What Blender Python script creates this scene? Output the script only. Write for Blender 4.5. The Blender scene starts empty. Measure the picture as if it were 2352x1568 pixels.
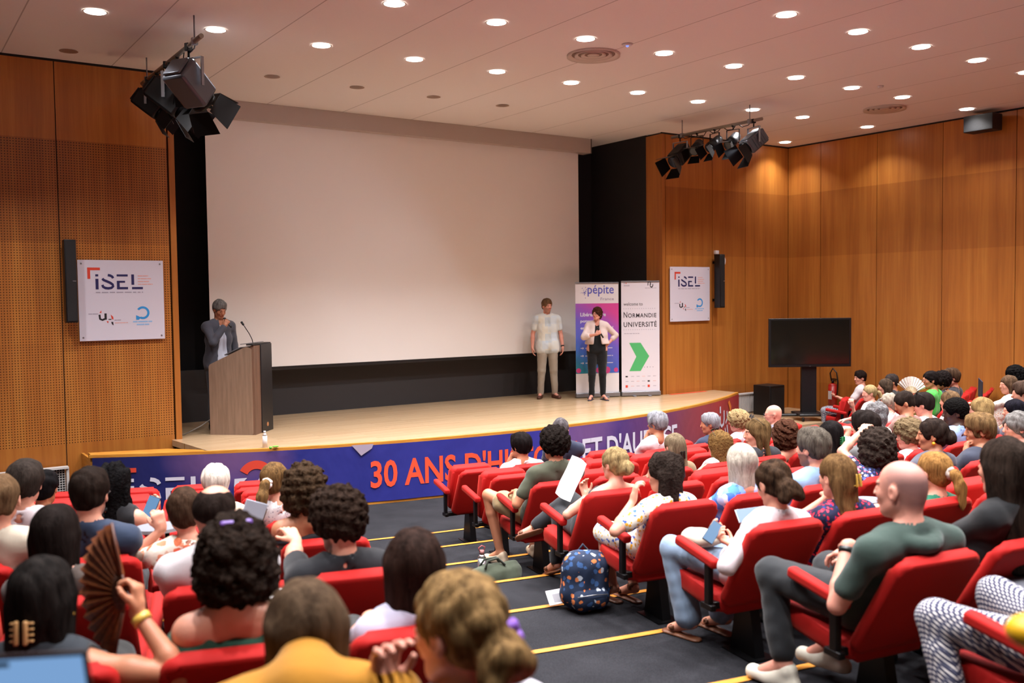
import bpy, bmesh, math, random
import numpy as np
from mathutils import Vector, Matrix
PI = math.pi
scene = bpy.context.scene
COL = scene.collection

# ------------------------------------------------------------------ camera
CZ = 2.64                                   # eye height above the front floor
F_PX = 2165.4
YAW, PIT, ROL = [math.radians(a) for a in (34.228, 2.689, -0.6705)]
def cam_axes():
    f = np.array([math.sin(YAW)*math.cos(PIT), math.cos(YAW)*math.cos(PIT), -math.sin(PIT)])
    r0 = np.array([math.cos(YAW), -math.sin(YAW), 0.0])
    u0 = np.cross(r0, f)
    r = r0*math.cos(ROL) + u0*math.sin(ROL)
    return r, np.cross(r, f), f
CR, CU, CF = cam_axes()
C0 = np.array([0.0, 0.0, CZ])
cam = bpy.data.cameras.new('camera')
cam_o = bpy.data.objects.new('camera', cam)
COL.objects.link(cam_o)
cam.sensor_width = 36.0
cam.lens = F_PX/2352*36.0
cam.clip_end = 100
cam.clip_start = 0.05
cam_o.matrix_world = Matrix(((CR[0], CU[0], -CF[0], C0[0]), (CR[1], CU[1], -CF[1], C0[1]),
                             (CR[2], CU[2], -CF[2], C0[2]), (0, 0, 0, 1)))
cam.dof.use_dof = True
cam.dof.focus_distance = 10.5
cam.dof.aperture_fstop = 2.2
scene.camera = cam_o

# ------------------------------------------------------------------ world, exposure
w = bpy.data.worlds.new('world'); scene.world = w; w.use_nodes = True
w.node_tree.nodes['Background'].inputs[0].default_value = (1.0, 0.93, 0.86, 1)
w.node_tree.nodes['Background'].inputs[1].default_value = 0.0
scene.view_settings.view_transform = 'Standard'
scene.view_settings.look = 'None'
scene.view_settings.gamma = 1.0
scene.view_settings.exposure = 0.10
scene.view_settings.use_curve_mapping = False
LAMP_W = 44.0            # one downlight
LAMP_C = (0.98, 0.96, 0.97)

ZC = 5.63                                   # ceiling
XL, XR, YF, YB = -0.35, 15.62, 12.85, -3.2  # side walls, front wall, wall behind the camera
ZS = 0.80                                   # stage floor
# downlight grid (x, y, lit)
GX = [2.03 + 1.24*i for i in range(10)] + [14.97]
LIGHTS = []
for gy in (10.55, 8.68, 6.80, 4.93, 3.06, 1.19):
    for gx in [0.79] + GX:
        LIGHTS.append((gx, gy, True))
LIGHTS += [(15.04, 12.45, True)]
LIGHTS += [(x, 12.36, False) for x in (2.07, 4.57, 5.81, 7.05, 8.28)]
LAMPS = []
for gx, gy, lit in LIGHTS:
    if not lit: continue
    l = bpy.data.lights.new('downlight_lamp', 'AREA')
    l.shape = 'DISK'; l.size = 0.20; l.energy = LAMP_W*(0.30 if gx > 14 else 1.0); l.color = LAMP_C; l.spread = math.radians(110)
    o = bpy.data.objects.new('downlight_lamp', l); COL.objects.link(o)
    o.location = (gx, gy, ZC-0.012)
    LAMPS.append(((gx, gy), o))
# spot lamps for the big pipe spotlights that throw the pools on the stage
def spot(loc, target, power, size, blend=0.35, col=(0.90, 0.98, 1.10)):
    l = bpy.data.lights.new('stage_spot_lamp', 'SPOT')
    l.energy = power; l.spot_size = math.radians(size); l.spot_blend = blend; l.color = col; l.shadow_soft_size = 0.06
    o = bpy.data.objects.new('stage_spot_lamp', l); COL.objects.link(o)
    o.location = loc
    d = Vector(target)-Vector(loc)
    o.rotation_euler = d.to_track_quat('-Z', 'Y').to_euler()
    return o

spot((3.05, 10.55, 4.93), (9.0, 12.9, 1.8), 1450, 84, 1.0)      # the two big spotlights that are switched on
spot((11.45, 10.35, 4.95), (5.4, 12.9, 1.8), 1450, 84, 1.0)
# ------------------------------------------------------------------ helpers
def lin(h):
    if isinstance(h, str):
        h = h.lstrip('#'); h = h if len(h) == 6 else ''.join(q+q for q in h); c = [int(h[i:i+2], 16)/255 for i in (0, 2, 4)]
        return tuple(((v+0.055)/1.055)**2.4 if v > 0.04045 else v/12.92 for v in c)
    return tuple(h)
def tag(o, label=None, cat=None, group=None, kind=None):
    if label: o['label'] = label
    if cat: o['category'] = cat
    if group: o['group'] = group
    if kind: o['kind'] = kind
    return o
def empty(name, loc=(0, 0, 0), rz=0.0, label=None, cat=None, group=None):
    o = bpy.data.objects.new(name, None); COL.objects.link(o)
    o.empty_display_size = 0.1
    o.location = loc; o.rotation_euler = (0, 0, rz)
    return tag(o, label, cat, group)
def link(name, me, m=None, parent=None, loc=(0, 0, 0), rot=(0, 0, 0)):
    o = bpy.data.objects.new(name, me); COL.objects.link(o)
    if m is not None and me is not None:
        me.materials.clear()
        for q in (m if isinstance(m, (list, tuple)) else [m]): me.materials.append(q)
    o.parent = parent; o.location = loc; o.rotation_euler = rot
    return o
def smooth(me, angle=None):
    me.polygons.foreach_set('use_smooth', [True]*len(me.polygons)); me.update()
    return me
class MB:
    """collects simple shapes in one bmesh"""
    def __init__(s): s.b = bmesh.new(); s.M = Matrix()
    def _add(s, r, M, mi=0):
        vs = r['verts']
        bmesh.ops.transform(s.b, matrix=s.M @ M, verts=vs)
        fs = set(f for v in vs for f in v.link_faces)
        for f in fs: f.material_index = mi
        return vs
    def box(s, c, size, rz=0, rot=None, bev=0, mi=0, seg=2):
        M = Matrix.Translation(c) @ (rot.to_matrix().to_4x4() if rot is not None else Matrix.Rotation(rz, 4, 'Z')) @ Matrix.Diagonal((*size, 1))
        r = bmesh.ops.create_cube(s.b, size=1)
        vs = s._add(r, M, mi)
        if bev:
            es = list(set(e for v in vs for e in v.link_edges))
            q = bmesh.ops.bevel(s.b, geom=es, offset=bev, segments=seg, affect='EDGES', profile=0.5)
            for f in q['faces']: f.material_index = mi; f.smooth = True
        return s
    def span(s, lo, hi, **k):
        return s.box([(a+b)/2 for a, b in zip(lo, hi)], [abs(b-a) for a, b in zip(lo, hi)], **k)
    def cyl(s, a, b, r, r2=None, n=16, mi=0, sm=True):
        a, b = Vector(a), Vector(b); d = b-a
        q = d.to_track_quat('Z', 'Y').to_matrix().to_4x4()
        M = Matrix.Translation((a+b)/2) @ q
        vs = s._add(bmesh.ops.create_cone(s.b, cap_ends=True, segments=n, radius1=r, radius2=r if r2 is None else r2, depth=d.length), M, mi)
        if sm:
            for f in set(f for v in vs for f in v.link_faces):
                if len(f.verts) == 4: f.smooth = True
        return s
    def sph(s, c, r, n=16, sc=(1, 1, 1), mi=0):
        vs = s._add(bmesh.ops.create_uvsphere(s.b, u_segments=n, v_segments=max(6, n//2), radius=r), Matrix.Translation(c) @ Matrix.Diagonal((*sc, 1)), mi)
        for f in set(f for v in vs for f in v.link_faces): f.smooth = True
        return s
    def tube(s, pts, r, n=8, mi=0):
        P = [Vector(p) for p in pts]; rs = r if isinstance(r, (list, tuple)) else [r]*len(P)
        rings = []
        for i, p in enumerate(P):
            d = (P[min(i+1, len(P)-1)]-P[max(i-1, 0)]).normalized()
            a = d.orthogonal().normalized() if i == 0 else (a-d*a.dot(d)).normalized()
            b = d.cross(a)
            rings.append([s.b.verts.new(s.M @ (p+(a*math.cos(t)+b*math.sin(t))*rs[i])) for t in [2*PI*k/n for k in range(n)]])
        for i in range(len(rings)-1):
            for k in range(n):
                f = s.b.faces.new((rings[i][k], rings[i][(k+1) % n], rings[i+1][(k+1) % n], rings[i+1][k])); f.smooth = True; f.material_index = mi
        for rg, fl in ((rings[0], True), (rings[-1], False)):
            f = s.b.faces.new(list(reversed(rg)) if fl else rg); f.material_index = mi
        return s
    def prism(s, pts, z0, z1, M=None, mi=0):
        """polygon pts (x,y) extruded z0..z1, then placed by M"""
        M = s.M @ (M or Matrix())
        lo = [s.b.verts.new(M @ Vector((x, y, z0))) for x, y in pts]
        hi = [s.b.verts.new(M @ Vector((x, y, z1))) for x, y in pts]
        fs = [s.b.faces.new(list(reversed(lo))), s.b.faces.new(hi)]
        n = len(pts)
        for i in range(n): fs.append(s.b.faces.new((lo[i], lo[(i+1) % n], hi[(i+1) % n], hi[i])))
        for f in fs: f.material_index = mi
        return s
    def quad(s, pts, mi=0):
        f = s.b.faces.new([s.b.verts.new(s.M @ Vector(p)) for p in pts]); f.material_index = mi
        return s
    def mesh(s, name='m'):
        bmesh.ops.recalc_face_normals(s.b, faces=s.b.faces)
        me = bpy.data.meshes.new(name); s.b.to_mesh(me); s.b.free(); return me
    def build(s, name, m=None, parent=None, loc=(0, 0, 0), rot=(0, 0, 0)):
        return link(name, s.mesh(name), m, parent, loc, rot)
XZ = Matrix.Rotation(PI/2, 4, 'X')          # maps (x,y,z) -> (x,-z,y): a drawing in x/y stands up in x/z facing -Y

# ------------------------------------------------------------------ materials
MATS = {}
class NT:
    def __init__(s, name):
        s.m = bpy.data.materials.new(name); s.m.use_nodes = True
        s.t = s.m.node_tree; s.n = s.t.nodes; s.l = s.t.links
        s.b = s.n['Principled BSDF']
    def node(s, t, **k):
        n = s.n.new(t)
        for a, v in k.items():
            if a.startswith('i_'):
                key = a[2:]; key = int(key) if key.isdigit() else key
                n.inputs[key].default_value = v
            else: setattr(n, a, v)
        return n
    def c(s, a, b): s.l.new(a, b)
    def coord(s, kind='Object'): return s.node('ShaderNodeTexCoord').outputs[kind]
    def pos(s): return s.node('ShaderNodeNewGeometry').outputs['Position']
    def mapping(s, v, scale=(1, 1, 1), loc=(0, 0, 0), rot=(0, 0, 0)):
        n = s.node('ShaderNodeMapping'); n.inputs['Scale'].default_value = scale; n.inputs['Location'].default_value = loc; n.inputs['Rotation'].default_value = rot
        s.c(v, n.inputs['Vector']); return n.outputs[0]
    def noise(s, v, scale, detail=3, rough=0.5, out='Fac'):
        n = s.node('ShaderNodeTexNoise'); n.inputs['Scale'].default_value = scale; n.inputs['Detail'].default_value = detail; n.inputs['Roughness'].default_value = rough
        s.c(v, n.inputs['Vector']); return n.outputs[out]
    def ramp(s, v, stops, interp='LINEAR'):
        n = s.node('ShaderNodeValToRGB'); cr = n.color_ramp; cr.interpolation = interp
        while len(cr.elements) < len(stops): cr.elements.new(0.5)
        for e, (p, c) in zip(cr.elements, stops): e.position = p; e.color = (*lin(c), 1)
        s.c(v, n.inputs[0]); return n.outputs[0]
    def mix(s, f, a, b, mode='MIX'):
        n = s.node('ShaderNodeMix', data_type='RGBA', blend_type=mode)
        for sock, val in ((n.inputs[0], f), (n.inputs[6], a), (n.inputs[7], b)):
            if hasattr(val, 'links'): s.c(val, sock)
            elif isinstance(val, (int, float)): sock.default_value = val
            else: sock.default_value = (*lin(val), 1)
        return n.outputs[2]
    def math(s, op, a, b=None, c=None):
        n = s.node('ShaderNodeMath', operation=op)
        for i, v in enumerate((a, b, c)):
            if v is None: continue
            if hasattr(v, 'links'): s.c(v, n.inputs[i])
            else: n.inputs[i].default_value = v
        return n.outputs[0]
    def xyz(s, v):
        n = s.node('ShaderNodeSeparateXYZ'); s.c(v, n.inputs[0]); return n.outputs
    def bump(s, h, strength=0.3, dist=0.01):
        n = s.node('ShaderNodeBump'); n.inputs['Strength'].default_value = strength; n.inputs['Distance'].default_value = dist
        s.c(h, n.inputs['Height']); s.c(n.outputs[0], s.b.inputs['Normal'])
    def base(s, v):
        if hasattr(v, 'links'): s.c(v, s.b.inputs['Base Color'])
        else: s.b.inputs['Base Color'].default_value = (*lin(v), 1)
    def set(s, rough=0.5, metal=0.0, spec=0.5, sheen=0.0, coat=0.0):
        b = s.b.inputs
        b['Roughness'].default_value = rough; b['Metallic'].default_value = metal; b['Specular IOR Level'].default_value = spec
        if sheen: b['Sheen Weight'].default_value = sheen; b['Sheen Roughness'].default_value = 0.5
        if coat: b['Coat Weight'].default_value = coat; b['Coat Roughness'].default_value = 0.15
        return s.m
def plain(name, col, rough=0.5, metal=0.0, var=0.0, nscale=30, bump=0.0, spec=0.5, sheen=0.0):
    key = (name, col, rough, metal, var, bump)
    if key in MATS: return MATS[key]
    t = NT(name)
    if var or bump:
        n = t.noise(t.coord(), nscale, 4)
        c = lin(col)
        if var: t.base(t.mix(n, tuple(v*(1-var) for v in c), tuple(min(1, v*(1+var)) for v in c)))
        else: t.base(col)
        if bump: t.bump(n, bump, 0.004)
    else: t.base(col)
    MATS[key] = t.set(rough, metal, spec, sheen)
    return MATS[key]
def glow(name, col, strength):
    key = ('glow', name, col, strength)
    if key in MATS: return MATS[key]
    t = NT(name); t.base(tuple(v*.05 for v in lin(col))); t.b.inputs['Emission Color'].default_value = (*lin(col), 1); t.b.inputs['Emission Strength'].default_value = strength
    MATS[key] = t.set(0.4); return MATS[key]
def cloth(col, var=0.08, rough=0.85):
    key = ('cloth', col)
    if key in MATS: return MATS[key]
    t = NT('cloth'); c = lin(col); v = t.coord()
    n = t.noise(v, 9, 3); t.base(t.mix(n, tuple(x*(1-var) for x in c), tuple(min(1, x*(1+var)) for x in c)))
    t.bump(t.mix(0.5, t.noise(v, 14, 3), t.noise(v, 400, 2)), 0.35, 0.012)
    MATS[key] = t.set(rough, 0, 0.25, 0.15); return MATS[key]
def floral(name, ground, cols, scale=40, cover=0.5):
    """printed cloth: blobs of the listed colours on a ground"""
    key = ('floral', name)
    if key in MATS: return MATS[key]
    t = NT('printed_cloth'); v = t.coord()
    nv = t.node('ShaderNodeMixRGB'); nv.inputs[0].default_value = 0.03
    t.c(v, nv.inputs[1]); t.c(t.noise(v, 30, 2, out='Color'), nv.inputs[2])
    vo = t.node('ShaderNodeTexVoronoi'); vo.inputs['Scale'].default_value = scale; vo.inputs['Randomness'].default_value = 0.9; t.c(nv.outputs[0], vo.inputs['Vector'])
    sx = t.xyz(vo.outputs['Color'])
    n = len(cols)
    pc = t.ramp(sx[0], [((i)/n, c) for i, c in enumerate(cols)], 'CONSTANT')
    mask = t.math('LESS_THAN', vo.outputs['Distance'], cover)
    t.base(t.mix(mask, ground, pc))
    t.bump(t.noise(v, 16, 3), 0.3, 0.01)
    MATS[key] = t.set(0.8, 0, 0.25); return MATS[key]
def gingham(c1, c2, pitch=0.014):
    key = ('gingham', c1, pitch)
    if key in MATS: return MATS[key]
    t = NT('gingham_cloth'); v = t.coord('Object')
    q = t.xyz(v); o = [t.math('DIVIDE', t.math('ADD', q[0], q[2]), pitch), t.math('DIVIDE', t.math('SUBTRACT', q[1], q[2]), pitch)]
    a = t.math('LESS_THAN', t.math('FRACT', o[0]), 0.5); b = t.math('LESS_THAN', t.math('FRACT', o[1]), 0.5)
    s = t.math('MULTIPLY', t.math('ADD', a, b), 0.5)
    t.base(t.ramp(s, [(0.0, c1), (0.4, '#4a4c60'), (0.8, c2)], 'CONSTANT'))
    MATS[key] = t.set(0.85, 0, 0.2); return MATS[key]
def hair_mat(col, hi=None, curly=False):
    key = ('hair', col, hi, curly)
    if key in MATS: return MATS[key]
    t = NT('hair'); v = t.coord()
    c = lin(col); h = tuple(x*.8 for x in lin(hi)) if hi else tuple(min(1, x*1.7+0.002) for x in c)
    if curly:
        n = t.noise(v, 55, 3, 0.6); n2 = n
        t.base(t.mix(t.math('POWER', n, 1.6), tuple(x*0.55 for x in c), h)); t.bump(n, 0.9, 0.02)
    else:
        vd = t.mix(0.04, v, t.noise(v, 9, 2, out='Color'))
        n = t.noise(t.mapping(vd, (150, 150, 9)), 1.0, 3, 0.6)
        n2 = t.noise(t.mapping(vd, (38, 38, 3)), 1.0, 2, 0.5)
        f = t.math('MULTIPLY', t.math('ADD', n, n2), 0.5)
        t.base(t.ramp(f, [(0.32, tuple(x*0.55 for x in c)), (0.68, h)])); t.bump(f, 0.8, 0.01)
    MATS[key] = t.set(0.65, 0, 0.025); return MATS[key]
def skin_mat(col, rough=0.5):
    key = ('skin', col)
    if key in MATS: return MATS[key]
    t = NT('skin'); a = t.node('ShaderNodeAttribute', attribute_name='tint')
    v = t.coord(); c = lin(col)
    n = t.noise(v, 14, 3); base = t.mix(n, tuple(x*0.9 for x in c), tuple(min(1, x*1.1) for x in c))
    t.base(t.mix(1.0, base, a.outputs['Color'], 'MULTIPLY'))
    t.b.inputs['Subsurface Weight'].default_value = 0.0
    t.bump(t.noise(v, 180, 3), 0.12, 0.003)
    MATS[key] = t.set(rough, 0, 0.4); return MATS[key]

def wood_panel():
    t = NT('maple_panel'); p = t.pos()
    at = t.node('ShaderNodeAttribute', attribute_name='tone'); at2 = t.xyz(at.outputs['Color'])
    pp = t.mix(0.02, p, t.noise(p, 1.3, 2, out='Color'))
    g = t.noise(t.mapping(pp, (26, 26, 0.9)), 1, 4, 0.6)
    g2 = t.noise(t.mapping(pp, (5, 5, 0.35)), 1, 3, 0.5)
    f = t.math('ADD', t.math('MULTIPLY', g, 0.45), t.math('MULTIPLY', g2, 0.55))
    col = t.ramp(f, [(0.28, '#935624'), (0.50, '#aa692c'), (0.74, '#bd7f38')])
    col = t.mix(1.0, col, at.outputs['Color'], 'MULTIPLY')
    # drilled acoustic holes where alpha of the tone attribute says so
    X = t.xyz(p)
    def dots(u, vv):
        a = t.math('SUBTRACT', t.math('FRACT', t.math('MULTIPLY', u, 31.25)), 0.5)
        b = t.math('SUBTRACT', t.math('FRACT', t.math('MULTIPLY', vv, 31.25)), 0.5)
        r = t.math('ADD', t.math('MULTIPLY', a, a), t.math('MULTIPLY', b, b))
        return t.math('LESS_THAN', r, 0.045)
    m = t.math('MULTIPLY', dots(t.math('ADD', X[0], X[1]), X[2]), at.outputs['Alpha'])
    col = t.mix(m, col, '#2b1206')
    t.base(col); t.bump(g, 0.06, 0.002)
    return t.set(0.38, 0, 0.45)
M_WOOD = wood_panel()
def wood_plain(name, a, b, sc=(3, 40, 40), rough=0.35):
    t = NT(name); p = t.coord()
    g = t.noise(t.mapping(p, sc), 1, 4, 0.6)
    t.base(t.ramp(g, [(0.3, a), (0.7, b)])); t.bump(g, 0.08, 0.002)
    return t.set(rough, 0, 0.5)
def parquet():
    t = NT('stage_parquet'); p = t.pos()
    br = t.node('ShaderNodeTexBrick'); br.inputs['Scale'].default_value = 1.0
    br.inputs['Brick Width'].default_value = 1.1; br.inputs['Row Height'].default_value = 0.09; br.inputs['Mortar Size'].default_value = 0.0012
    br.inputs['Color1'].default_value = (*lin('#b59b7b'), 1); br.inputs['Color2'].default_value = (*lin('#c1a888'), 1); br.inputs['Mortar'].default_value = (*lin('#98733f'), 1)
    t.c(t.mapping(p, (1, 1, 1)), br.inputs['Vector'])
    g = t.noise(t.mapping(p, (2, 30, 30)), 1, 3)
    t.base(t.mix(t.math('MULTIPLY', g, 0.35), br.outputs['Color'], '#a87a42')); t.bump(g, 0.05, 0.001)
    return t.set(0.24, 0, 0.5)
def carpet():
    t = NT('carpet_charcoal'); p = t.pos()
    n = t.noise(p, 220, 2, 0.7); n2 = t.noise(p, 3, 3)
    f = t.math('ADD', t.math('MULTIPLY', n, 0.7), t.math('MULTIPLY', n2, 0.3))
    t.base(t.ramp(f, [(0.35, '#161619'), (0.65, '#2e2e32')])); t.bump(n, 0.5, 0.004)
    return t.set(0.95, 0, 0.1)
def ceiling_mat():
    t = NT('ceiling_board'); p = t.pos(); X = t.xyz(p)
    # board joints every 1.24 m run from the front wall to the back; fine ones across
    def line(u, pitch, off, wd):
        a = t.math('FRACT', t.math('DIVIDE', t.math('ADD', u, off), pitch))
        return t.math('LESS_THAN', t.math('ABSOLUTE', t.math('SUBTRACT', a, 0.5)), wd/pitch)
    l1 = line(X[0], 1.24, -2.03+100*1.24, 0.007)
    l2 = line(X[1], 3.74, 2.0, 0.003)
    n = t.noise(p, 60, 3, 0.7)
    base = t.mix(n, '#e8e4e2', '#efebe9')
    t.base(t.mix(t.math('MULTIPLY', l1, 0.45), base, '#4d3325')); t.bump(n, 0.15, 0.003)
    return t.set(0.9, 0, 0.2)
M_PARQ = parquet(); M_CARPET = carpet(); M_CEIL = ceiling_mat()
M_NOSE = wood_plain('step_nosing', '#b57025', '#d08e3c', (5, 5, 40), 0.4)
M_EDGE = wood_plain('stage_edge_wood', '#b87526', '#d39540', (4, 4, 60), 0.35)
M_BLACK = plain('black_paint', '#0b0a0a', 0.7)
M_BLKMET = plain('black_metal', '#101012', 0.4, 0.6)
M_BLKPL = plain('black_plastic', '#0d0d0f', 0.45)
M_DRAPE = plain('black_drape', '#1a181a', 0.9, var=0.2, nscale=4)
M_GREYMET = plain('grey_metal', '#8f9096', 0.35, 0.7)
M_SILVER = plain('silver_metal', '#c8c8cc', 0.25, 0.9)
M_WHITE = plain('white_paint', '#d6d4d6', 0.5)
M_SCREEN = plain('screen_fabric', '#efedec', 0.85, spec=0.15)
M_LAMP = glow('lamp_diffuser', '#fff4ea', 14.0)
M_GOLD = plain('gold_metal', '#c79a45', 0.3, 0.9)
M_GLASS = plain('lens_glass', '#3a3f4a', 0.08, 0.3)

# ------------------------------------------------------------------ geometry of the hall
SCX, SCY, SR = 7.75, 21.9, 11.226            # centre and radius of the stage front
CX, CY = 7.75, 24.68                         # centre of the seat rows
A0, TT, RR = 15.144, 0.992, 0.117            # first riser radius, tread, rise
NROW = 9
def mesh_vq(name, v, q, sm=False):
    me = bpy.data.meshes.new(name)
    me.from_pydata([tuple(p) for p in v], [], [tuple(f) for f in q]); me.update()
    if sm: smooth(me)
    return me
def panel_wall(name, axis, pos, us, zs, tones, normal, perf=None, gap=0.011, skip=None):
    """a wall of veneer panels; vertical joints at us, height joints at zs; axis 'x' runs along X at Y=pos"""
    v, q, cols = [], [], []
    rnd = random.Random(name)
    dirn = -1 if normal < 0 else 1
    for i in range(len(us)-1):
        pt = rnd.uniform(0.95, 1.05)
        for k in range(len(zs)-1):
            if skip and skip(us[i], zs[k]): continue
            a, b = us[i]+gap/2, us[i+1]-gap/2; z0, z1 = zs[k], zs[k+1]
            t = pt*rnd.uniform(0.97, 1.03); tr = tones[min(k, len(tones)-1)]
            c = (tr[0]*t, tr[1]*t, tr[2]*t, 1.0 if (perf and perf(us[i], k)) else 0.0)
            n0 = len(v)
            fr, bk = pos, pos-dirn*0.018
            def P(u, z, d): return (u, d, z) if axis == 'x' else (d, u, z)
            v += [P(a, z0, fr), P(b, z0, fr), P(b, z1, fr), P(a, z1, fr), P(a, z0, bk), P(b, z0, bk), P(b, z1, bk), P(a, z1, bk)]
            q += [(n0, n0+1, n0+2, n0+3), (n0+4, n0, n0+3, n0+7), (n0+1, n0+5, n0+6, n0+2)]
            cols += [c]*8
    me = mesh_vq(name, v, q)
    ca = me.color_attributes.new('tone', 'FLOAT_COLOR', 'POINT')
    ca.data.foreach_set('color', np.array(cols, np.float32).ravel())
    o = link(name, me, M_WOOD); tag(o, kind='structure')
    back = MB()
    e = 0.06
    if axis == 'x': back.span((us[0], pos-dirn*0.018, zs[0]), (us[-1], pos-dirn*(0.018+e), zs[-1]))
    else: back.span((pos-dirn*0.018, us[0], zs[0]), (pos-dirn*(0.018+e), us[-1], zs[-1]))
    b = back.build(name+'_backing', plain('joint_dark', '#1a0c05', 0.9), o)
    return o
ZSEAM = [0.0, 0.87, 2.13, 3.38, 4.65, ZC-0.03]
TONES = [(0.92, 0.88, 0.85), (1.0, 1.0, 1.0), (1.04, 1.04, 1.02), (0.88, 0.83, 0.80), (1.12, 1.14, 1.1)]
panel_wall('wall_front_left', 'x', YF, [XL, 0.70, 1.975, 3.30], ZSEAM, TONES, -1, perf=lambda u, k: 1 <= k <= 3)
panel_wall('wall_front_right', 'x', YF, [12.20, 13.42, 14.345, XR], ZSEAM, TONES, -1)
ry = [YF, 12.05, 10.79, 9.485, 8.20]
while ry[-1] > YB: ry.append(ry[-1]-1.28)
ry = sorted(ry); ry[0] = YB
panel_wall('wall_right', 'y', XR, ry, ZSEAM, TONES, -1)
s = MB(); s.span((XL-0.06, YB, 0), (XL, YF, ZC)); tag(s.build('wall_left', plain('side_wall_dark', '#2c2522', 0.8)), kind='structure')
s = MB(); s.span((XL, YB-0.06, 0), (XR, YB, ZC)); tag(s.build('wall_back', plain('back_wall_dark', '#3a3230', 0.8)), kind='structure')
# pillar returns either side of the stage opening
def pillar(name, x0, x1, y0, y1):
    v = [(x0, y0, 0.0), (x1, y0, 0.0), (x1, y1, 0.0), (x0, y1, 0.0)] + [(x0, y0, ZC-.03), (x1, y0, ZC-.03), (x1, y1, ZC-.03), (x0, y1, ZC-.03)]
    me = mesh_vq(name, v, [(0, 1, 5, 4), (1, 2, 6, 5), (2, 3, 7, 6), (3, 0, 4, 7)])
    ca = me.color_attributes.new('tone', 'FLOAT_COLOR', 'POINT')
    ca.data.foreach_set('color', np.array([(1.0, 0.98, 0.95, 0)]*8, np.float32).ravel())
    return tag(link(name, me, M_WOOD), kind='structure')
pillar('trim_1', 3.315, 3.39, YF-0.01, YF+0.25)
pillar('trim_2', 12.11, 12.185, YF-0.01, YF+0.42)
# gap strip between walls and ceiling
s = MB(); s.span((XL, YF, ZC-0.03), (3.39, YF+0.02, ZC)); s.span((12.11, YF, ZC-0.03), (XR, YF+0.02, ZC)); s.span((XR-0.0, YB, ZC-0.03), (XR+0.02, YF, ZC))
tag(s.build('trim_3', M_BLACK), kind='structure')
# stage recess: black walls
s = MB(); s.span((3.39, 14.9, 0), (12.11, 14.98, ZC)); tag(s.build('wall_stage_back', M_DRAPE), kind='structure')
s = MB(); s.span((3.34, YF+0.25, 0), (3.39, 14.95, ZC)); tag(s.build('wall_stage_left', M_DRAPE), kind='structure')
s = MB(); s.span((12.11, YF+0.42, 0), (12.16, 14.95, ZC)); tag(s.build('wall_stage_right', M_DRAPE), kind='structure')
# ceiling
s = MB(); s.span((XL-0.1, YB-0.1, ZC), (XR+0.1, 15.05, ZC+0.12)); tag(s.build('ceiling', M_CEIL), kind='structure')
# stepped floor: one slab with a curved riser per row
s = MB(); s.span((XL-0.05, YB-0.1, -0.15), (XR+0.1, 15.0, 0.0))
def arc_pts(r, n=64, cx=CX, cy=CY, xl=XL-0.04, xr=XR+0.04):
    t0 = math.asin(max(-0.999, (xl-cx)/r)); t1 = math.asin(min(0.999, (xr-cx)/r))
    return [(cx+r*math.sin(t0+(t1-t0)*i/n), cy-r*math.cos(t0+(t1-t0)*i/n)) for i in range(n+1)]
for n in range(1, NROW+3):
    r = A0+TT*n; z0, z1 = RR*(n-1), RR*n
    P = arc_pts(r); yb = YB-0.08
    Q = [(x, yb) for x, y in P]
    vs = [s.b.verts.new((x, y, z1)) for x, y in P]; vb = [s.b.verts.new((x, min(y-0.001, yb), z1)) for x, y in Q]; vr = [s.b.verts.new((x, y, z0-0.001)) for x, y in P]
    for i in range(len(P)-1):
        s.b.faces.new((vs[i], vs[i+1], vb[i+1], vb[i])); s.b.faces.new((vs[i+1], vs[i], vr[i], vr[i+1]))
fl = s.build('floor', M_CARPET); tag(fl, kind='structure')
# wooden nosing on every step
for n in range(1, NROW+3):
    r = A0+TT*n; z = RR*n; s = MB()
    P = arc_pts(r-0.006, xl=XL, xr=XR); Q = arc_pts(r+0.042, xl=XL, xr=XR)
    v = [(x, y, z+0.006) for x, y in P]+[(x, y, z+0.006) for x, y in Q]+[(x, y, z-0.028) for x, y in P]
    m = len(P); q = [(i, i+1, m+i+1, m+i) for i in range(m-1)]+[(i+1, i, 2*m+i, 2*m+i+1) for i in range(m-1)]
    tag(link('trim_%d' % (n+3), mesh_vq('nosing', v, q), M_NOSE), kind='structure')
# parquet landing in the right front corner
s = MB(); s.span((13.45, 10.95, 0.0), (XR-0.002, YF-0.002, 0.30)); tag(s.build('floor_landing', M_PARQ), kind='structure')
# low wood wall under the left panels
# ------------------------------------------------------------------ the stage
AMAX = 6.02/SR; AMIN = 5.90/SR
def sarc(r, a0, a1, n=72): return [(SCX+r*math.sin(a0+(a1-a0)*i/n), SCY-r*math.cos(a0+(a1-a0)*i/n)) for i in range(n+1)]
stage = empty('stage', (SCX, 12.4, 0), 0, 'raised stage with pale parquet top and curved front edge', 'stage')
def at_stage(o): o.location = (-SCX, -12.4, 0); return o
aL = math.asin((3.36-SCX)/SR)
front = sarc(SR-0.03, aL, AMAX-0.001)
right_end = front[-1]
poly = front+[(right_end[0], YF-0.004), (12.10, YF-0.004), (12.10, 14.89), (3.40, 14.89), (3.40, 12.99), (3.25, 12.97)]
s = MB(); s.prism(poly, 0.72, ZS); at_stage(s.build('stage_floor', M_PARQ, stage))
s = MB(); P = sarc(SR, -AMIN, AMAX); Q = sarc(SR-0.05, -AMIN, AMAX)
s.prism(P+Q[::-1], 0.765, 0.803); at_stage(s.build('edge_strip', M_EDGE, stage))
s = MB(); P = sarc(SR-0.035, -AMIN, AMAX); Q = sarc(SR-0.06, -AMIN, AMAX)
s.prism(P+Q[::-1], 0.0, 0.765); at_stage(s.build('front_board', M_EDGE, stage))
s = MB(); P = sarc(SR+0.0, -AMIN, AMAX); Q = sarc(SR-0.03, -AMIN, AMAX)
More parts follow.
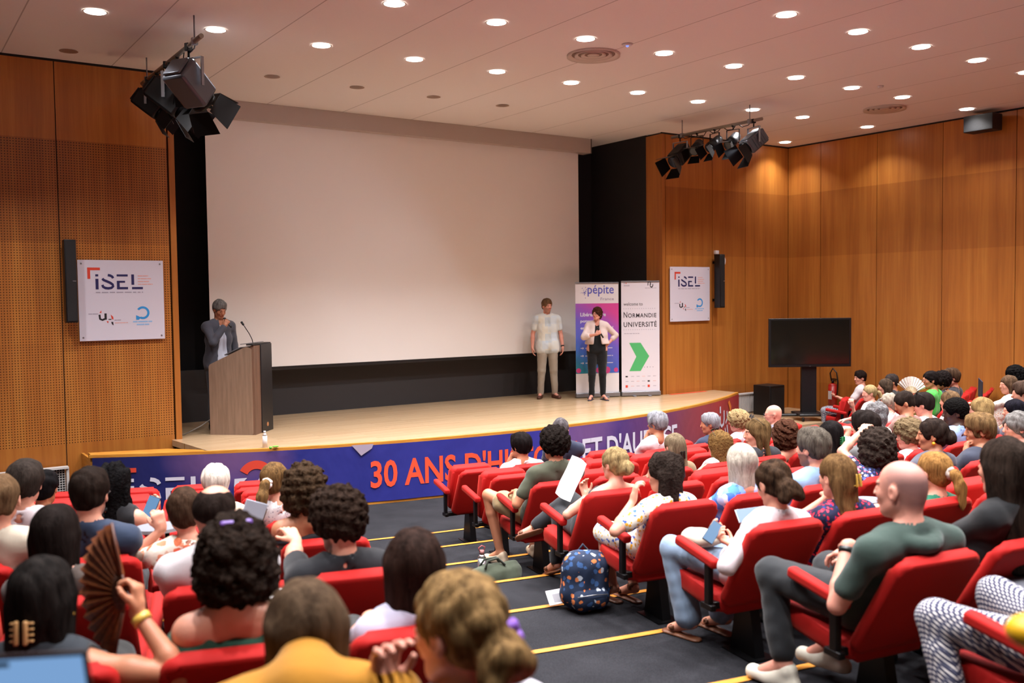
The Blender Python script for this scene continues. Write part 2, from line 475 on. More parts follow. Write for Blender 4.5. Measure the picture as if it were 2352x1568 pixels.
s.prism(P+Q[::-1], 0.0, 0.03); at_stage(s.build('foot_strip', M_EDGE, stage))
# the ledge left of the stage, over the side steps
L0 = sarc(SR-0.05, -AMIN, aL-0.004, 12)
s = MB(); s.prism(L0+[(L0[-1][0], L0[-1][1]+0.10), (3.02, 12.10), (L0[0][0], L0[0][1]+0.16)], 0.74, 0.802); at_stage(s.build('ledge', M_EDGE, stage))
s = MB(); s.span((L0[0][0], L0[0][1]+0.0, 0), (L0[0][0]+0.03, YF-0.005, 0.74)); at_stage(s.build('end_board', M_EDGE, stage))
s = MB(); s.span((3.30, 11.95, 0.0), (3.34, 12.96, 0.72)); at_stage(s.build('side_board', M_BLACK, stage))
for k in range(3):
    s = MB(); s.span((2.25, 12.0+0.27*k, 0.0), (3.28, 12.0+0.27*(k+1), 0.2+0.2*k)); at_stage(s.build('side_step', M_BLACK, stage))
# orange tape along the foot of the right wall
s = MB(); s.span((12.22, YF-0.12, ZS+0.001), (13.15, YF-0.05, ZS+0.006)); tag(s.build('floor_tape', plain('orange_tape', '#d8502c', 0.6)), 'thin orange tape strip on the stage floor along the right wall', 'tape')

# ------------------------------------------------------------------ printed text and marks
_fontcache = {}
def text_geo(txt, bold=0.0, spacing=1.0):
    """flat outline of a word as (verts2d, faces), in its own units"""
    c = bpy.data.curves.new('t', 'FONT'); c.body = txt; c.offset = bold; c.space_character = spacing; c.resolution_u = 3
    o = bpy.data.objects.new('t', c); COL.objects.link(o)
    dg = bpy.context.evaluated_depsgraph_get(); dg.update()
    me = o.evaluated_get(dg).to_mesh()
    v = [(p.co.x, p.co.y) for p in me.vertices]; f = [tuple(p.vertices) for p in me.polygons]
    o.evaluated_get(dg).to_mesh_clear()
    bpy.data.objects.remove(o); bpy.data.curves.remove(c)
    return v, f
def fit(geo, x0, x1, y0, y1):
    v, f = geo; xs = [p[0] for p in v]; ys = [p[1] for p in v]
    ax, bx, ay, by = min(xs), max(xs), min(ys), max(ys)
    sx = (x1-x0)/(bx-ax); sy = (y1-y0)/(by-ay) if y1 is not None else sx
    yb = y0
    return [(x0+(p[0]-ax)*sx, yb+(p[1]-ay)*sy) for p in v], f
def poly(*pts): return list(pts), [tuple(range(len(pts)))]
def rect(x0, x1, y0, y1): return poly((x0, y0), (x1, y0), (x1, y1), (x0, y1))
def band(cx, cy, r0, r1, a0, a1, n=24, sx=1.0):
    v, f = [], []
    for i in range(n+1):
        a = math.radians(a0+(a1-a0)*i/n)
        v += [(cx+sx*r0*math.cos(a), cy+r0*math.sin(a)), (cx+sx*r1*math.cos(a), cy+r1*math.sin(a))]
    for i in range(n): f.append((2*i, 2*i+1, 2*i+3, 2*i+2))
    return v, f
def stroke(pts, wd):
    """ribbon of width wd along a 2d path"""
    v, f = [], []; n = len(pts)
    for i, p in enumerate(pts):
        a = pts[max(i-1, 0)]; b = pts[min(i+1, n-1)]; dx, dy = b[0]-a[0], b[1]-a[1]; L = math.hypot(dx, dy) or 1
        nx, ny = -dy/L*wd/2, dx/L*wd/2
        v += [(p[0]+nx, p[1]+ny), (p[0]-nx, p[1]-ny)]
    for i in range(n-1): f.append((2*i, 2*i+1, 2*i+3, 2*i+2))
    return v, f
def join(*gs):
    v, f = [], []
    for g in gs:
        n = len(v); v += list(g[0]); f += [tuple(i+n for i in q) for q in g[1]]
    return v, f
def print_on(geo, name, m, parent, place, rows=False):
    """place maps (x,y) of the print to a 3d point"""
    v, f = geo
    return link(name, mesh_vq(name, [place(x, y) for x, y in v], f), m, parent)
def isel(x0, y0, wd, hh):
    """the four cut letters i S E L in a box"""
    t = hh*0.165
    def X(u): return x0+u*wd
    def Y(u): return y0+u*hh
    g = [rect(X(0), X(.062), Y(0), Y(.70)), rect(X(0), X(.062), Y(.86), Y(1.0))]
    # S as two strokes
    cx, rx = X(.265), .115*wd
    low = [(X(.14), Y(.30)), (X(.155), Y(.17)), (X(.20), Y(.09)), (X(.265), Y(.065)), (X(.33), Y(.10)), (X(.365), Y(.20)), (X(.355), Y(.32)), (X(.31), Y(.43)), (X(.24), Y(.53)), (X(.17), Y(.62)), (X(.145), Y(.72))]
    up = [(X(.26), Y(.95)), (X(.31), Y(.92)), (X(.35), Y(.85)), (X(.37), Y(.74))]
    g += [stroke(low, t), stroke(up, t)]
    g += [rect(X(.445), X(.68), Y(.86), Y(1.0)), rect(X(.445), X(.505), Y(0), Y(.57)), rect(X(.505), X(.62), Y(.44), Y(.57)), rect(X(.505), X(.68), Y(0), Y(.15))]
    g += [rect(X(.755), X(.815), Y(.30), Y(1.0)), rect(X(.765), X(1.0), Y(0), Y(.15))]
    return join(*g)
def corner_mark(x0, y1, a, t): return join(rect(x0, x0+a, y1-t, y1), rect(x0, x0+t, y1-a*0.95, y1-t))
def greek(x0, x1, y, h, seed=0, words=3):
    """unreadably small print: short dashes"""
    r = random.Random(seed); g = []; x = x0
    while x < x1:
        wd = r.uniform(0.3, 1.0)*(x1-x0)/words
        g.append(rect(x, min(x+wd, x1), y, y+h)); x += wd+(x1-x0)*0.03
    return join(*g)

P_NAVY = plain('print_navy', '#1d1b55', 0.6); P_RED = plain('print_red', '#d3402b', 0.6); P_PINK = plain('print_pink', '#dba7a2', 0.6)
P_GREY = plain('print_grey', '#9a94a4', 0.6); P_BLUE = plain('print_blue', '#2a8fd4', 0.6); P_LBLUE = plain('print_light_blue', '#8db6e0', 0.6)
P_BLK = plain('print_black', '#15131b', 0.6); P_WHITE = plain('print_white', '#cfcad8', 0.6); P_ORANGE = plain('print_orange', '#e2502f', 0.6)

# ---- the long banner on the stage front
def banner_material():
    t = NT('banner_print'); u = t.xyz(t.coord('UV'))
    p = t.pos(); n = t.noise(p, 0.9, 2, 0.5)
    f = t.math('ADD', u[0], t.math('MULTIPLY', t.math('SUBTRACT', n, 0.5), 0.10))
    a = t.ramp(f, [(0.0, '#1b1d4e'), (0.10, '#20256a'), (0.35, '#2b2f86'), (0.52, '#33318a'), (0.64, '#53366f'), (0.78, '#84404f'), (0.90, '#a5393a'), (1.0, '#8f2a2c')])
    # lilac lights in the print
    def blob(x, y, sx, sy):
        dx = t.math('DIVIDE', t.math('SUBTRACT', u[0], x), sx); dy = t.math('DIVIDE', t.math('SUBTRACT', u[1], y), sy)
        d = t.math('ADD', t.math('MULTIPLY', dx, dx), t.math('MULTIPLY', dy, dy))
        return t.math('MAXIMUM', t.math('SUBTRACT', 1.0, d), 0.0)
    b = t.math('ADD', blob(0.135, 0.9, 0.07, 0.55), blob(0.56, 0.85, 0.06, 0.6))
    t.base(t.mix(t.math('MULTIPLY', b, 0.55), a, '#8a5f86'))
    t.bump(t.noise(t.mapping(p, (2, 2, 1.2)), 1.6, 3), 0.35, 0.05)
    return t.set(0.5, 0, 0.4)
def on_arc(off):
    def f(x, y):
        a = x/SR; r = SR+off
        return (SCX+r*math.sin(a), SCY-r*math.cos(a), y)
    return f
n = 160; b0, b1 = -5.86, 6.00; v, q = [], []
rb = random.Random(4)
rowz = [0.035, 0.15, 0.28, 0.42, 0.56, 0.68, 0.768]
for j, zz in enumerate(rowz):
    for i in range(n+1):
        x = b0+(b1-b0)*i/n
        wv = 0.004*math.sin(x*3.1+zz*4)+0.003*math.sin(x*7.7-zz*6)
        v.append(on_arc(0.012+wv*(1-zz/0.8))(x, zz))
m = n+1
q = [(j*m+i, j*m+i+1, (j+1)*m+i+1, (j+1)*m+i) for j in range(len(rowz)-1) for i in range(n)]
k = len(v)
for j, zz in enumerate(rowz):
    for i in range(n+1):
        x = b0+(b1-b0)*i/n; v.append(on_arc(0.004)(x, zz))
q += [(k+j*m+i+1, k+j*m+i, k+(j+1)*m+i, k+(j+1)*m+i+1) for j in range(len(rowz)-1) for i in range(n)]
me = mesh_vq('banner', v, q, True)
uv = me.uv_layers.new(name='UVMap')
loops = np.zeros(len(me.loops), np.int32); me.loops.foreach_get('vertex_index', loops)
uu = np.array([[(i % m)/n, (rowz[(i//m) % len(rowz)]-0.035)/0.733] for i in range(len(v))], np.float32)
uv.data.foreach_set('uv', uu[loops].ravel())
banner = link('stage_banner', me, banner_material())
tag(banner, 'long blue to red printed banner fixed along the curved stage front', 'banner')
B = on_arc(0.020)
def bprint(geo, name, mm): return print_on(geo, name, mm, banner, B)
bprint(corner_mark(-5.57, 0.635, 0.22, 0.055), 'red_corner_mark', P_RED)
bprint(isel(-5.44, 0.21, 0.95, 0.295), 'lettering', P_WHITE)
# the swoosh emblem
bprint(join(band(-3.95, 0.43, 0.13, 0.235, 45, 150, sx=0.95)), 'red_arc', P_RED)
bprint(join(poly((-4.21, 0.45), (-4.06, 0.455), (-4.19, 0.31), (-4.22, 0.31)), poly((-4.12, 0.34), (-3.93, 0.42), (-3.90, 0.47), (-3.86, 0.42), (-3.86, 0.36), (-4.05, 0.33)), band(-3.86, 0.47, 0.0, 0.05, 0, 360)), 'white_figure', P_WHITE)
bprint(fit(text_geo('30 ANS', 0.022), -2.54, -1.37, 0.21, 0.565), 'orange_lettering', P_ORANGE)
bprint(fit(text_geo("D'HISTOIRE", 0.022), -1.24, 0.63, 0.215, 0.575), 'orange_lettering', P_ORANGE)
bprint(fit(text_geo('ET', 0.022), 0.73, 1.13, 0.215, 0.57), 'white_lettering', P_WHITE)
bprint(fit(text_geo("D'AUDACE", 0.022), 1.23, 3.02, 0.215, 0.575), 'white_lettering', P_WHITE)
# university emblem at the red end
bprint(join(stroke([(4.72, 0.50), (4.73, 0.36), (4.80, 0.31), (4.90, 0.34), (4.93, 0.42), (4.93, 0.58)], 0.055), rect(4.70, 4.76, 0.55, 0.67), stroke([(5.10, 0.55), (5.12, 0.42), (5.02, 0.34)], 0.05), stroke([(5.10, 0.30), (5.16, 0.12)], 0.05), stroke([(4.45, 0.50), (4.66, 0.51)], 0.025), stroke([(4.98, 0.26), (5.03, 0.16)], 0.04)), 'white_emblem', P_WHITE)
bprint(poly((5.17, 0.70), (5.26, 0.73), (5.38, 0.60), (5.33, 0.46), (5.24, 0.60)), 'orange_flame', plain('print_flame', '#d9772c', 0.6))
s = MB(); P4 = [B(x, y) for x, y in ((-2.78, 0.785), (-2.50, 0.785), (-2.52, 0.73), (-2.66, 0.645))]
P4 = [(p[0], p[1]-0.012, p[2]) for p in P4]; P5 = [(p[0], p[1]+0.006, p[2]) for p in P4]
s.quad(P4); s.quad(P5[::-1]); tag(s.build('paper_flap', plain('lilac_paper', '#a295a8', 0.6)), 'small lilac paper corner hanging over the blue banner', 'paper')

# ---- the two wall signs
def wall_sign(xc, lab):
    t = empty('wall_sign', (xc, YF, 2.66), 0, lab, 'sign')
    s = MB(); s.box((0, -0.035, 0), (1.035, 0.012, 1.02), bev=0.002); s.build('panel', plain('sign_acrylic', '#d2cedb', 0.25), t)
    for sx in (-1, 1):
        for sz in (-1, 1):
            s = MB(); s.cyl((sx*0.475, -0.001, sz*0.465), (sx*0.475, -0.046, sz*0.465), 0.010); s.build('standoff', M_GREYMET, t)
    P = lambda x, y: (x-0.5175, -0.0425, y-0.51)
    def pr(g, n, mm): print_on(g, n, mm, t, P)
    pr(corner_mark(0.112, 0.925, 0.15, 0.034), 'red_corner_mark', P_RED)
    pr(isel(0.205, 0.65, 0.57, 0.19), 'lettering', P_NAVY)
    pr(greek(0.205, 0.775, 0.605, 0.012, 3, 5), 'small_print', P_GREY)
    pr(join(*[greek(0.715, 0.715+w_, 0.815-i*0.036, 0.013, i, 2) for i, w_ in enumerate((0.13, 0.165, 0.14, 0.185))]), 'pink_small_print', P_PINK)
    pr(join(stroke([(0.24, 0.33), (0.245, 0.275), (0.275, 0.262), (0.30, 0.275)], 0.024), rect(0.298, 0.325, 0.265, 0.345), rect(0.345, 0.38, 0.262, 0.274), poly((0.375, 0.235), (0.40, 0.235), (0.405, 0.19), (0.385, 0.205))), 'black_emblem', P_BLK)
    pr(join(poly((0.24, 0.352), (0.262, 0.385), (0.264, 0.352)), poly((0.385, 0.272), (0.372, 0.33), (0.402, 0.30), (0.405, 0.264)), poly((0.32, 0.245), (0.345, 0.245), (0.34, 0.218))), 'red_emblem', P_RED)
    pr(join(greek(0.11, 0.225, 0.335, 0.010, 1, 1), greek(0.415, 0.495, 0.252, 0.010, 1, 1)), 'grey_small_print', P_GREY)
    pr(greek(0.42, 0.58, 0.217, 0.010, 5, 2), 'pink_small_print', P_PINK)
    pr(join(band(0.765, 0.345, 0.055, 0.083, -120, 145, 28), poly((0.68, 0.315), (0.68, 0.255), (0.715, 0.255), (0.735, 0.285), (0.715, 0.30))), 'blue_ring_mark', P_BLUE)
    pr(join(greek(0.64, 0.885, 0.222, 0.018, 8, 2), greek(0.685, 0.84, 0.185, 0.018, 9, 1)), 'light_blue_print', P_LBLUE)
    return t
wall_sign(2.68, 'white square logo sign on the left wall beside the lectern side')
wall_sign(12.79, 'white square logo sign on the right wall beyond the roll-up banners')
# ---- column loudspeakers
def column_speaker(xc, lab, tilt=0):
    t = empty('column_speaker', (xc, YF, 2.90), 0, lab, 'loudspeaker')
    s = MB(); s.box((0, -0.16, 0), (0.135, 0.15, 1.02), bev=0.008); s.build('cabinet', M_BLKPL, t)
    s = MB(); s.box((0, -0.239, 0), (0.112, 0.008, 0.98), bev=0.003); s.build('grille', plain('speaker_grille', '#111113', 0.7, bump=0.3), t)
    for z in (-0.36, 0.36):
        s = MB(); s.box((0, -0.045, z), (0.05, 0.09, 0.05)); s.build('wall_bracket', M_BLKMET, t)
    s = MB(); s.box((0.035, -0.2445, 0.0), (0.04, 0.004, 0.012)); s.build('badge', M_SILVER, t)
    return t
column_speaker(2.055, 'slim black column loudspeaker touching the left logo sign')
column_speaker(13.45, 'slim black column loudspeaker on the right front wall')
t = empty('wall_beacon', (13.62, YF, 3.29), 0, 'round white alarm beacon on the wood behind the right column loudspeaker', 'alarm')
s = MB(); s.cyl((0, -0.001, 0), (0, -0.05, 0), 0.115, n=32); s.build('base', M_WHITE, t)
s = MB(); s.sph((0, -0.05, 0), 0.09, 20, (1, 0.35, 1)); s.build('lens', plain('beacon_lens', '#e8e6e4', 0.2), t)
s = MB(); s.box((13.50, YF-0.03, 3.455), (0.09, 0.058, 0.07), bev=0.008)
tag(s.build('junction_box', M_WHITE), 'little white box on the wall just above the right column loudspeaker', 'electrical box')
# ---- loudspeaker high on the right wall
t = empty('corner_loudspeaker', (XR, 8.62, 5.42), 0, 'black box loudspeaker mounted high on the right wall under the ceiling', 'loudspeaker')
s = MB(); s.box((-0.28, 0, 0), (0.30, 0.50, 0.27), bev=0.012); s.build('cabinet', plain('speaker_box', '#1a1a1f', 0.5), t)
s = MB(); s.box((-0.28, 0.0, -0.0), (0.302, 0.46, 0.24)); s.build('grille', plain('speaker_grille', '#111113', 0.7, bump=0.3), t)
s = MB(); s.box((-0.065, 0, 0.0), (0.13, 0.06, 0.08)); s.build('wall_bracket', M_BLKMET, t)

# ---- the projection screen and housing
t = empty('projection_screen', (7.81, 14.25, ZC), 0, 'huge blank white projection screen lowered from a grey ceiling box', 'screen')
s = MB(); s.box((0.0, -0.02, -0.135), (7.30, 0.26, 0.268), bev=0.004); s.build('housing', plain('screen_box', '#b8aca5', 0.5, bump=0.0), t)
s = MB(); s.box((-0.07, 0.0, -2.15), (7.05, 0.006, 3.78)); s.build('screen_fabric', M_SCREEN, t)
s = MB(); s.box((-0.07, 0.0, -4.045), (7.05, 0.007, 0.03)); s.box((-0.07, 0, -4.07), (7.05, 0.03, 0.03)); s.build('bottom_bar', M_BLKPL, t)
for sx in (-1, 1):
    s = MB(); s.box((sx*3.66, -0.02, -0.135), (0.02, 0.268, 0.28)); s.build('end_plate', plain('end_plate', '#5d554f', 0.5), t)
s = MB(); s.box((-3.45, -0.151, -0.15), (0.13, 0.006, 0.022)); s.build('name_plate', M_SILVER, t)
# dark valance under the screen, grey-black board
s = MB(); s.box((7.75, 14.55, 1.195), (8.68, 0.05, 0.79))
tag(s.build('skirting_board', plain('skirt_black', '#2b2829', 0.7)), 'low dark board along the stage back below the screen', 'board')

# ---- lectern
LD = Vector((0.74, -0.67, 0)).normalized(); LW = Vector((0.67, 0.74, 0)).normalized()
lrz = math.atan2(LD.y, LD.x)
t = empty('lectern', (3.81, 13.0, ZS), lrz, 'grey-brown wooden lectern with a black front at stage left', 'lectern')
# local: x = facing direction, y = width (0..0.6 away from the viewer)
M_LECT = wood_plain('lectern_laminate', '#77604f', '#8d7462', (30, 30, 2.0), 0.5)
side = [(0.0, 0.0), (0.60, 0.0), (0.62, 0.02), (0.62, 1.17), (0.58, 1.20), (0.52, 1.20), (0.02, 0.97), (0.0, 0.94)]
for yy in (0.0, 0.57):
    s = MB(); s.prism(side, -yy-0.03, -yy, M=XZ); s.build('side_panel', M_LECT, t)
s = MB(); s.box((0.625, 0.115, 0.61), (0.05, 0.21, 1.22)); s.build('front_post', wood_plain('lectern_post', '#5f4637', '#735544', (30, 30, 2.0), 0.5), t)
s = MB(); s.box((0.635, 0.41, 0.615), (0.06, 0.38, 1.23), bev=0.004); s.build('black_front', plain('lectern_black', '#1a191c', 0.4), t)
s = MB(); s.cyl((0.664, 0.40, 0.10), (0.668, 0.40, 0.10), 0.03); s.build('round_badge', plain('badge_orange', '#b0764a', 0.5), t)
s = MB(); s.box((0.29, 0.30, 1.085), (0.56, 0.54, 0.02), rot=Matrix.Rotation(-math.atan2(0.23, 0.5), 3, 'Y').to_quaternion()); s.build('desk_top', M_LECT, t)
s = MB(); s.box((0.60, 0.3, 1.235), (0.10, 0.62, 0.02), bev=0.004); s.build('top_rail', M_BLKPL, t)
LM = Matrix.Translation((3.81, 13.0, ZS)) @ Matrix.Rotation(lrz, 4, 'Z')
def lp(x, y, z): return LM @ Vector((x, y, z))
t = empty('gooseneck_microphone', lp(0.50, 0.36, 1.195), lrz, 'thin black gooseneck microphone standing on the lectern', 'microphone')
s = MB(); s.tube([(0, 0, 0), (-0.02, 0, 0.10), (-0.06, 0, 0.18), (-0.14, 0, 0.30)], 0.006); s.build('gooseneck', M_BLKMET, t)
s = MB(); s.cyl((-0.14, 0, 0.30), (-0.165, 0, 0.335), 0.015); s.sph((-0.165, 0, 0.335), 0.018); s.build('mic_head', M_BLKPL, t)
s = MB(); s.cyl((0, 0, -0.012), (0, 0, 0.012), 0.03); s.build('base', M_BLKPL, t)
t = empty('laptop', lp(0.30, 0.26, 1.118), lrz, 'thin grey laptop open on the lectern top', 'laptop')
tilt = Matrix.Rotation(-math.atan2(0.23, 0.5), 3, 'Y')
s = MB(); s.box((0, 0, 0.022), (0.24, 0.34, 0.016), rot=tilt.to_quaternion(), bev=0.003); s.build('keyboard_base', M_GREYMET, t)
s = MB(); s.box((0.22, 0, 0.13), (0.20, 0.34, 0.010), rot=Matrix.Rotation(-0.12, 3, 'Y').to_quaternion(), bev=0.003); s.build('lid', M_GREYMET, t)
# cables behind the lectern
s = MB()
a = lp(0.0, 0.15, 0.45)
s.tube([(a.x, a.y, a.z), (a.x-0.06, a.y, 1.0), (a.x-0.2, a.y-0.02, ZS+0.12), (3.50, 13.15, ZS+0.012), (3.42, 13.25, ZS+0.008)], 0.008)
tag(s.build('cable', plain('grey_cable', '#6b6660', 0.6)), 'thin grey cable hanging from the lectern back to the stage floor', 'cable')
# bottle and tiny plant clip at the stage edge
bp = (4.02, 11.42, ZS)
t = empty('bottle', bp, 0, 'small clear white-capped water bottle standing at the stage edge', 'bottle')
s = MB(); s.cyl((0, 0, 0), (0, 0, 0.15), 0.030, n=20); s.cyl((0, 0, 0.15), (0, 0, 0.185), 0.030, 0.012, n=20); s.build('body', plain('bottle_body', '#cfc4bf', 0.2), t)
s = MB(); s.cyl((0, 0, 0.185), (0, 0, 0.21), 0.014); s.build('cap', M_WHITE, t)
s = MB(); s.sph((4.10, 11.27, ZS+0.025), 0.028, 10, (1.5, .8, .5)); s.sph((4.03, 11.25, ZS+0.02), 0.02, 8)
tag(s.build('green_marker', plain('green_bit', '#6fae3a', 0.6)), 'tiny green object lying on the stage edge in front of the bottle', 'object')

# ---- roll-up banners
def rollup(x0, y0, x1, y1, h, lab, art, lean=0.0):
    rz = math.atan2(y1-y0, x1-x0); wd = math.hypot(x1-x0, y1-y0)
    t = empty('rollup_banner', (x0, y0, ZS), rz, lab, 'banner')
    s = MB(); s.box((wd/2, 0.0, 0.05), (wd+0.02, 0.10, 0.08), bev=0.012); s.build('base_cassette', M_GREYMET, t)
    for u in (0.3, 0.7):
        s = MB(); s.box((wd*u, -0.0, 0.009), (0.05, 0.26, 0.016), bev=0.004); s.build('foot', M_GREYMET, t)
    s = MB(); s.box((wd/2, 0, h), (wd, 0.03, 0.025), bev=0.004); s.build('top_rail', M_GREYMET, t)
    s = MB(); s.cyl((wd/2, 0.03, 0.09), (wd/2, 0.02, h), 0.010); s.build('pole', M_GREYMET, t)
    art(t, wd, h)
    return t
def art_pepite(t, wd, h):
    tm = NT('rollup_print'); X = tm.xyz(tm.coord('Generated'))
    f = tm.math('ADD', tm.math('MULTIPLY', X[2], 0.8), tm.math('MULTIPLY', X[0], 0.35))
    body = tm.ramp(f, [(0.08, '#1f7f96'), (0.30, '#3f68c4'), (0.62, '#6a5cc0'), (0.85, '#a651b0'), (1.0, '#cf4492')])
    tm.base(body); gm = tm.set(0.5)
    wm = plain('rollup_white', '#ddd8da', 0.5)
    s = MB(); s.box((wd/2, 0, (h+0.09)/2), (wd, 0.004, h-0.09)); s.build('sheet', wm, t)
    z0, z1 = 0.44, 1.71
    s = MB(); s.box((wd/2, -0.003, (z0+z1)/2), (wd, 0.002, z1-z0)); s.build('colour_field', gm, t)
    P = lambda x, y: (x*wd, -0.0048, y)
    def pr(g, n, mm): print_on(g, n, mm, t, P)
    lil = plain('print_violet', '#5457b8', 0.6)
    pr(fit(text_geo('pépite', 0.008), 0.28, 0.89, 1.835, 2.04), 'lettering', lil)
    pr(fit(text_geo('France'), 0.58, 0.89, 1.765, 1.815), 'small_lettering', plain('print_lilac_grey', '#8d86a3', 0.6))
    r = random.Random(2); g = []
    for i, (x, y, q_) in enumerate([(0.22, 1.90, .012), (0.235, 1.93, .010), (0.20, 1.915, .009), (0.18, 1.90, .007), (0.21, 1.87, .008), (0.15, 1.905, .006), (0.16, 1.985, .007), (0.235, 2.0, .007), (0.255, 1.96, .008), (0.23, 1.81, .007), (0.19, 1.95, .006), (0.12, 1.90, .004)]):
        g.append(band(x, y, 0, q_*1.1, 0, 360, 10, sx=1/wd))
    pr(join(*g), 'dot_cluster', lil)
    for i, tx in enumerate(('Libérez votre', 'potentiel', 'entrepreneurial !')):
        pr(fit(text_geo(tx, 0.03), 0.11, (0.70, 0.50, 0.87)[i], 1.475-0.125*i, 1.545-0.125*i), 'white_lettering', P_WHITE)
    for i, z in enumerate((0.90, 0.76, 0.63)):
        pr(join(stroke([(0.11, z), (0.18, z)], 0.012), stroke([(0.155, z+0.018), (0.182, z), (0.155, z-0.018)], 0.010), greek(0.22, 0.86, z-0.008, 0.014, i, 4)), 'arrow_line', P_WHITE)
    for i, (x, rr_) in enumerate(((0.06, .05), (0.52, .055), (0.72, .07), (0.94, .045))):
        pr(band(x if x < .9 else .93, z0+0.055, 0, rr_*0.9, 0, 360, 16, sx=1/wd), 'pink_dot', plain('print_magenta', '#c83e83', 0.6))
def art_normandie(t, wd, h):
    wm = plain('rollup_white2', '#dcd7e0', 0.5)
    s = MB(); s.box((wd/2, 0, (h+0.09)/2), (wd, 0.004, h-0.09)); s.build('sheet', wm, t)
    P = lambda x, y: (x*wd, -0.0030, y)
    def pr(g, n, mm): print_on(g, n, mm, t, P)
    pr(fit(text_geo('welcome to'), 0.06, 0.56, 1.66, 1.72), 'small_lettering', P_BLK)
    pr(join(fit(text_geo('N', 0.008), 0.06, 0.155, 1.44, 1.545), fit(text_geo('ORMANDIE', 0.012, 1.15), 0.175, 0.92, 1.44, 1.52)), 'lettering', P_BLK)
    pr(fit(text_geo('UNIVERSITÉ', 0.012, 1.1), 0.06, 0.93, 1.27, 1.385), 'lettering', P_BLK)
    for z in (1.60, 1.215):
        pr(join(*[rect(0.06+i*0.058, 0.075+i*0.058, z, z+0.012) for i in range(15)]), 'dotted_line', P_GREY)
    pr(greek(0.07, 0.47, 1.145, 0.010, 4, 3), 'small_print', P_GREY)
    pr(poly((0.20, 0.98), (0.50, 0.98), (0.725, 0.73), (0.50, 0.46), (0.20, 0.46), (0.385, 0.725)), 'green_chevron', plain('print_green', '#4db36b', 0.6))
    # interlaced loop mark
    def hoop(x, y, sg):
        pts = [(x, y-sg*0.035)]+[(x+(0.035-0.035*math.cos(a)), y+sg*(0.0+0.035*math.sin(a))) for a in [PI*i/8 for i in range(9)]]+[(x+0.07, y-sg*0.02)]
        return [((px-0.5)*1.0/wd*0.92+0.5 if False else px, py) for px, py in pts]
    pr(join(stroke(hoop(0.70, 2.06, 1), 0.020), stroke([(p[0]+0.06, p[1]) for p in hoop(0.70, 2.03, -1)], 0.020)), 'loop_mark', P_BLK)
    pr(greek(0.62, 0.92, 1.975, 0.008, 4, 2), 'small_print', P_GREY)
    pr(join(rect(0.07, 0.095, 2.06, 2.075), greek(0.07, 0.22, 2.03, 0.007, 1, 2), greek(0.07, 0.22, 2.015, 0.007, 6, 2)), 'small_print', P_GREY)
    pr(rect(0.115, 0.14, 2.06, 2.075), 'red_dot', P_RED)
    r = random.Random(7)
    for i, z in enumerate((0.36, 0.27, 0.18)):
        for k in range(6):
            x = 0.10+k*0.145
            if (i, k) in ((2, 0), (2, 4)): pr(rect(x, x+0.06, z-0.02, z+0.025), 'partner_mark', P_RED)
            elif (i, k) in ((0, 0), (1, 4)): pr(rect(x, x+0.06, z-0.01, z+0.015), 'partner_mark', P_BLK)
            else: pr(greek(x, x+0.08, z, 0.008, i*7+k, 2), 'partner_mark', P_GREY if (i+k) % 3 else P_PINK)
    for k in range(4): pr(band(0.60+0.075*k, 0.53, 0, 0.008, 0, 360, 8, sx=1/wd), 'round_icon', (P_GREY, P_NAVY, P_GREY, P_GREY)[k])
rollup(10.53, 13.43, 11.286, 13.124, 2.08, 'roll-up banner with violet and blue colour field behind the woman on stage', art_pepite)
rollup(11.33, 13.10, 11.99, 12.80, 2.10, 'white roll-up banner with a big green chevron on it', art_normandie)

# ---- the television on its stand, subwoofer, extinguisher, radiators, socket
tvc = Vector((14.32, 11.28, 0)); tvrz = math.atan2(-0.86, 1.26)
t = empty('television', (tvc.x, tvc.y, 0.30), tvrz, 'large black switched-off television on a wheeled floor stand', 'television')
s = MB(); s.box((0, 0, 1.44), (1.52, 0.05, 0.90), bev=0.008); s.build('casing', M_BLKPL, t)
s = MB(); s.box((0, -0.027, 1.45), (1.44, 0.004, 0.81)); s.build('display', plain('tv_glass', '#1a1713', 0.12, spec=0.6), t)
s = MB(); s.box((0, 0.07, 0.75), (0.28, 0.09, 1.35), bev=0.01); s.build('column', M_BLKPL, t)
s = MB(); s.box((0, 0.02, 0.10), (1.25, 0.10, 0.05), bev=0.02); s.box((0, 0.06, 0.115), (0.5, 0.55, 0.05), bev=0.02); s.build('base', M_BLKPL, t)
for (x, y) in ((-0.55, 0.02), (0.55, 0.02), (-0.18, -0.2), (0.18, -0.2)):
    s = MB(); s.cyl((x-0.015, y, 0.04), (x+0.015, y, 0.04), 0.04); s.build('castor', M_BLKMET, t)
s = MB(); s.box((0, -0.03, 1.005), (0.03, 0.004, 0.006)); s.build('badge', M_GREYMET, t)
t = empty('subwoofer', (14.42, 12.32, 0.30), 0, 'black floor loudspeaker box standing left of the television', 'loudspeaker')
s = MB(); s.box((0, 0, 0.29), (0.42, 0.42, 0.58), bev=0.012); s.build('cabinet', M_BLKPL, t)
s = MB(); s.box((0, -0.213, 0.28), (0.37, 0.006, 0.50)); s.build('grille', plain('speaker_grille', '#111113', 0.7, bump=0.3), t)
t = empty('fire_extinguisher', (15.50, 11.66, 0.42), 0, 'red fire extinguisher with black hose hung on the right wall', 'fire extinguisher')
s = MB(); s.cyl((0, 0, 0), (0, 0, 0.42), 0.085, n=24); s.sph((0, 0, 0.42), 0.085, 24, (1, 1, 0.6)); s.build('cylinder', plain('extinguisher_red', '#a81a14', 0.3), t)
s = MB(); s.cyl((0, 0, 0.45), (0, 0, 0.53), 0.025); s.box((0, -0.03, 0.55), (0.03, 0.12, 0.02)); s.box((0, -0.03, 0.52), (0.03, 0.10, 0.015)); s.build('valve', M_BLKMET, t)
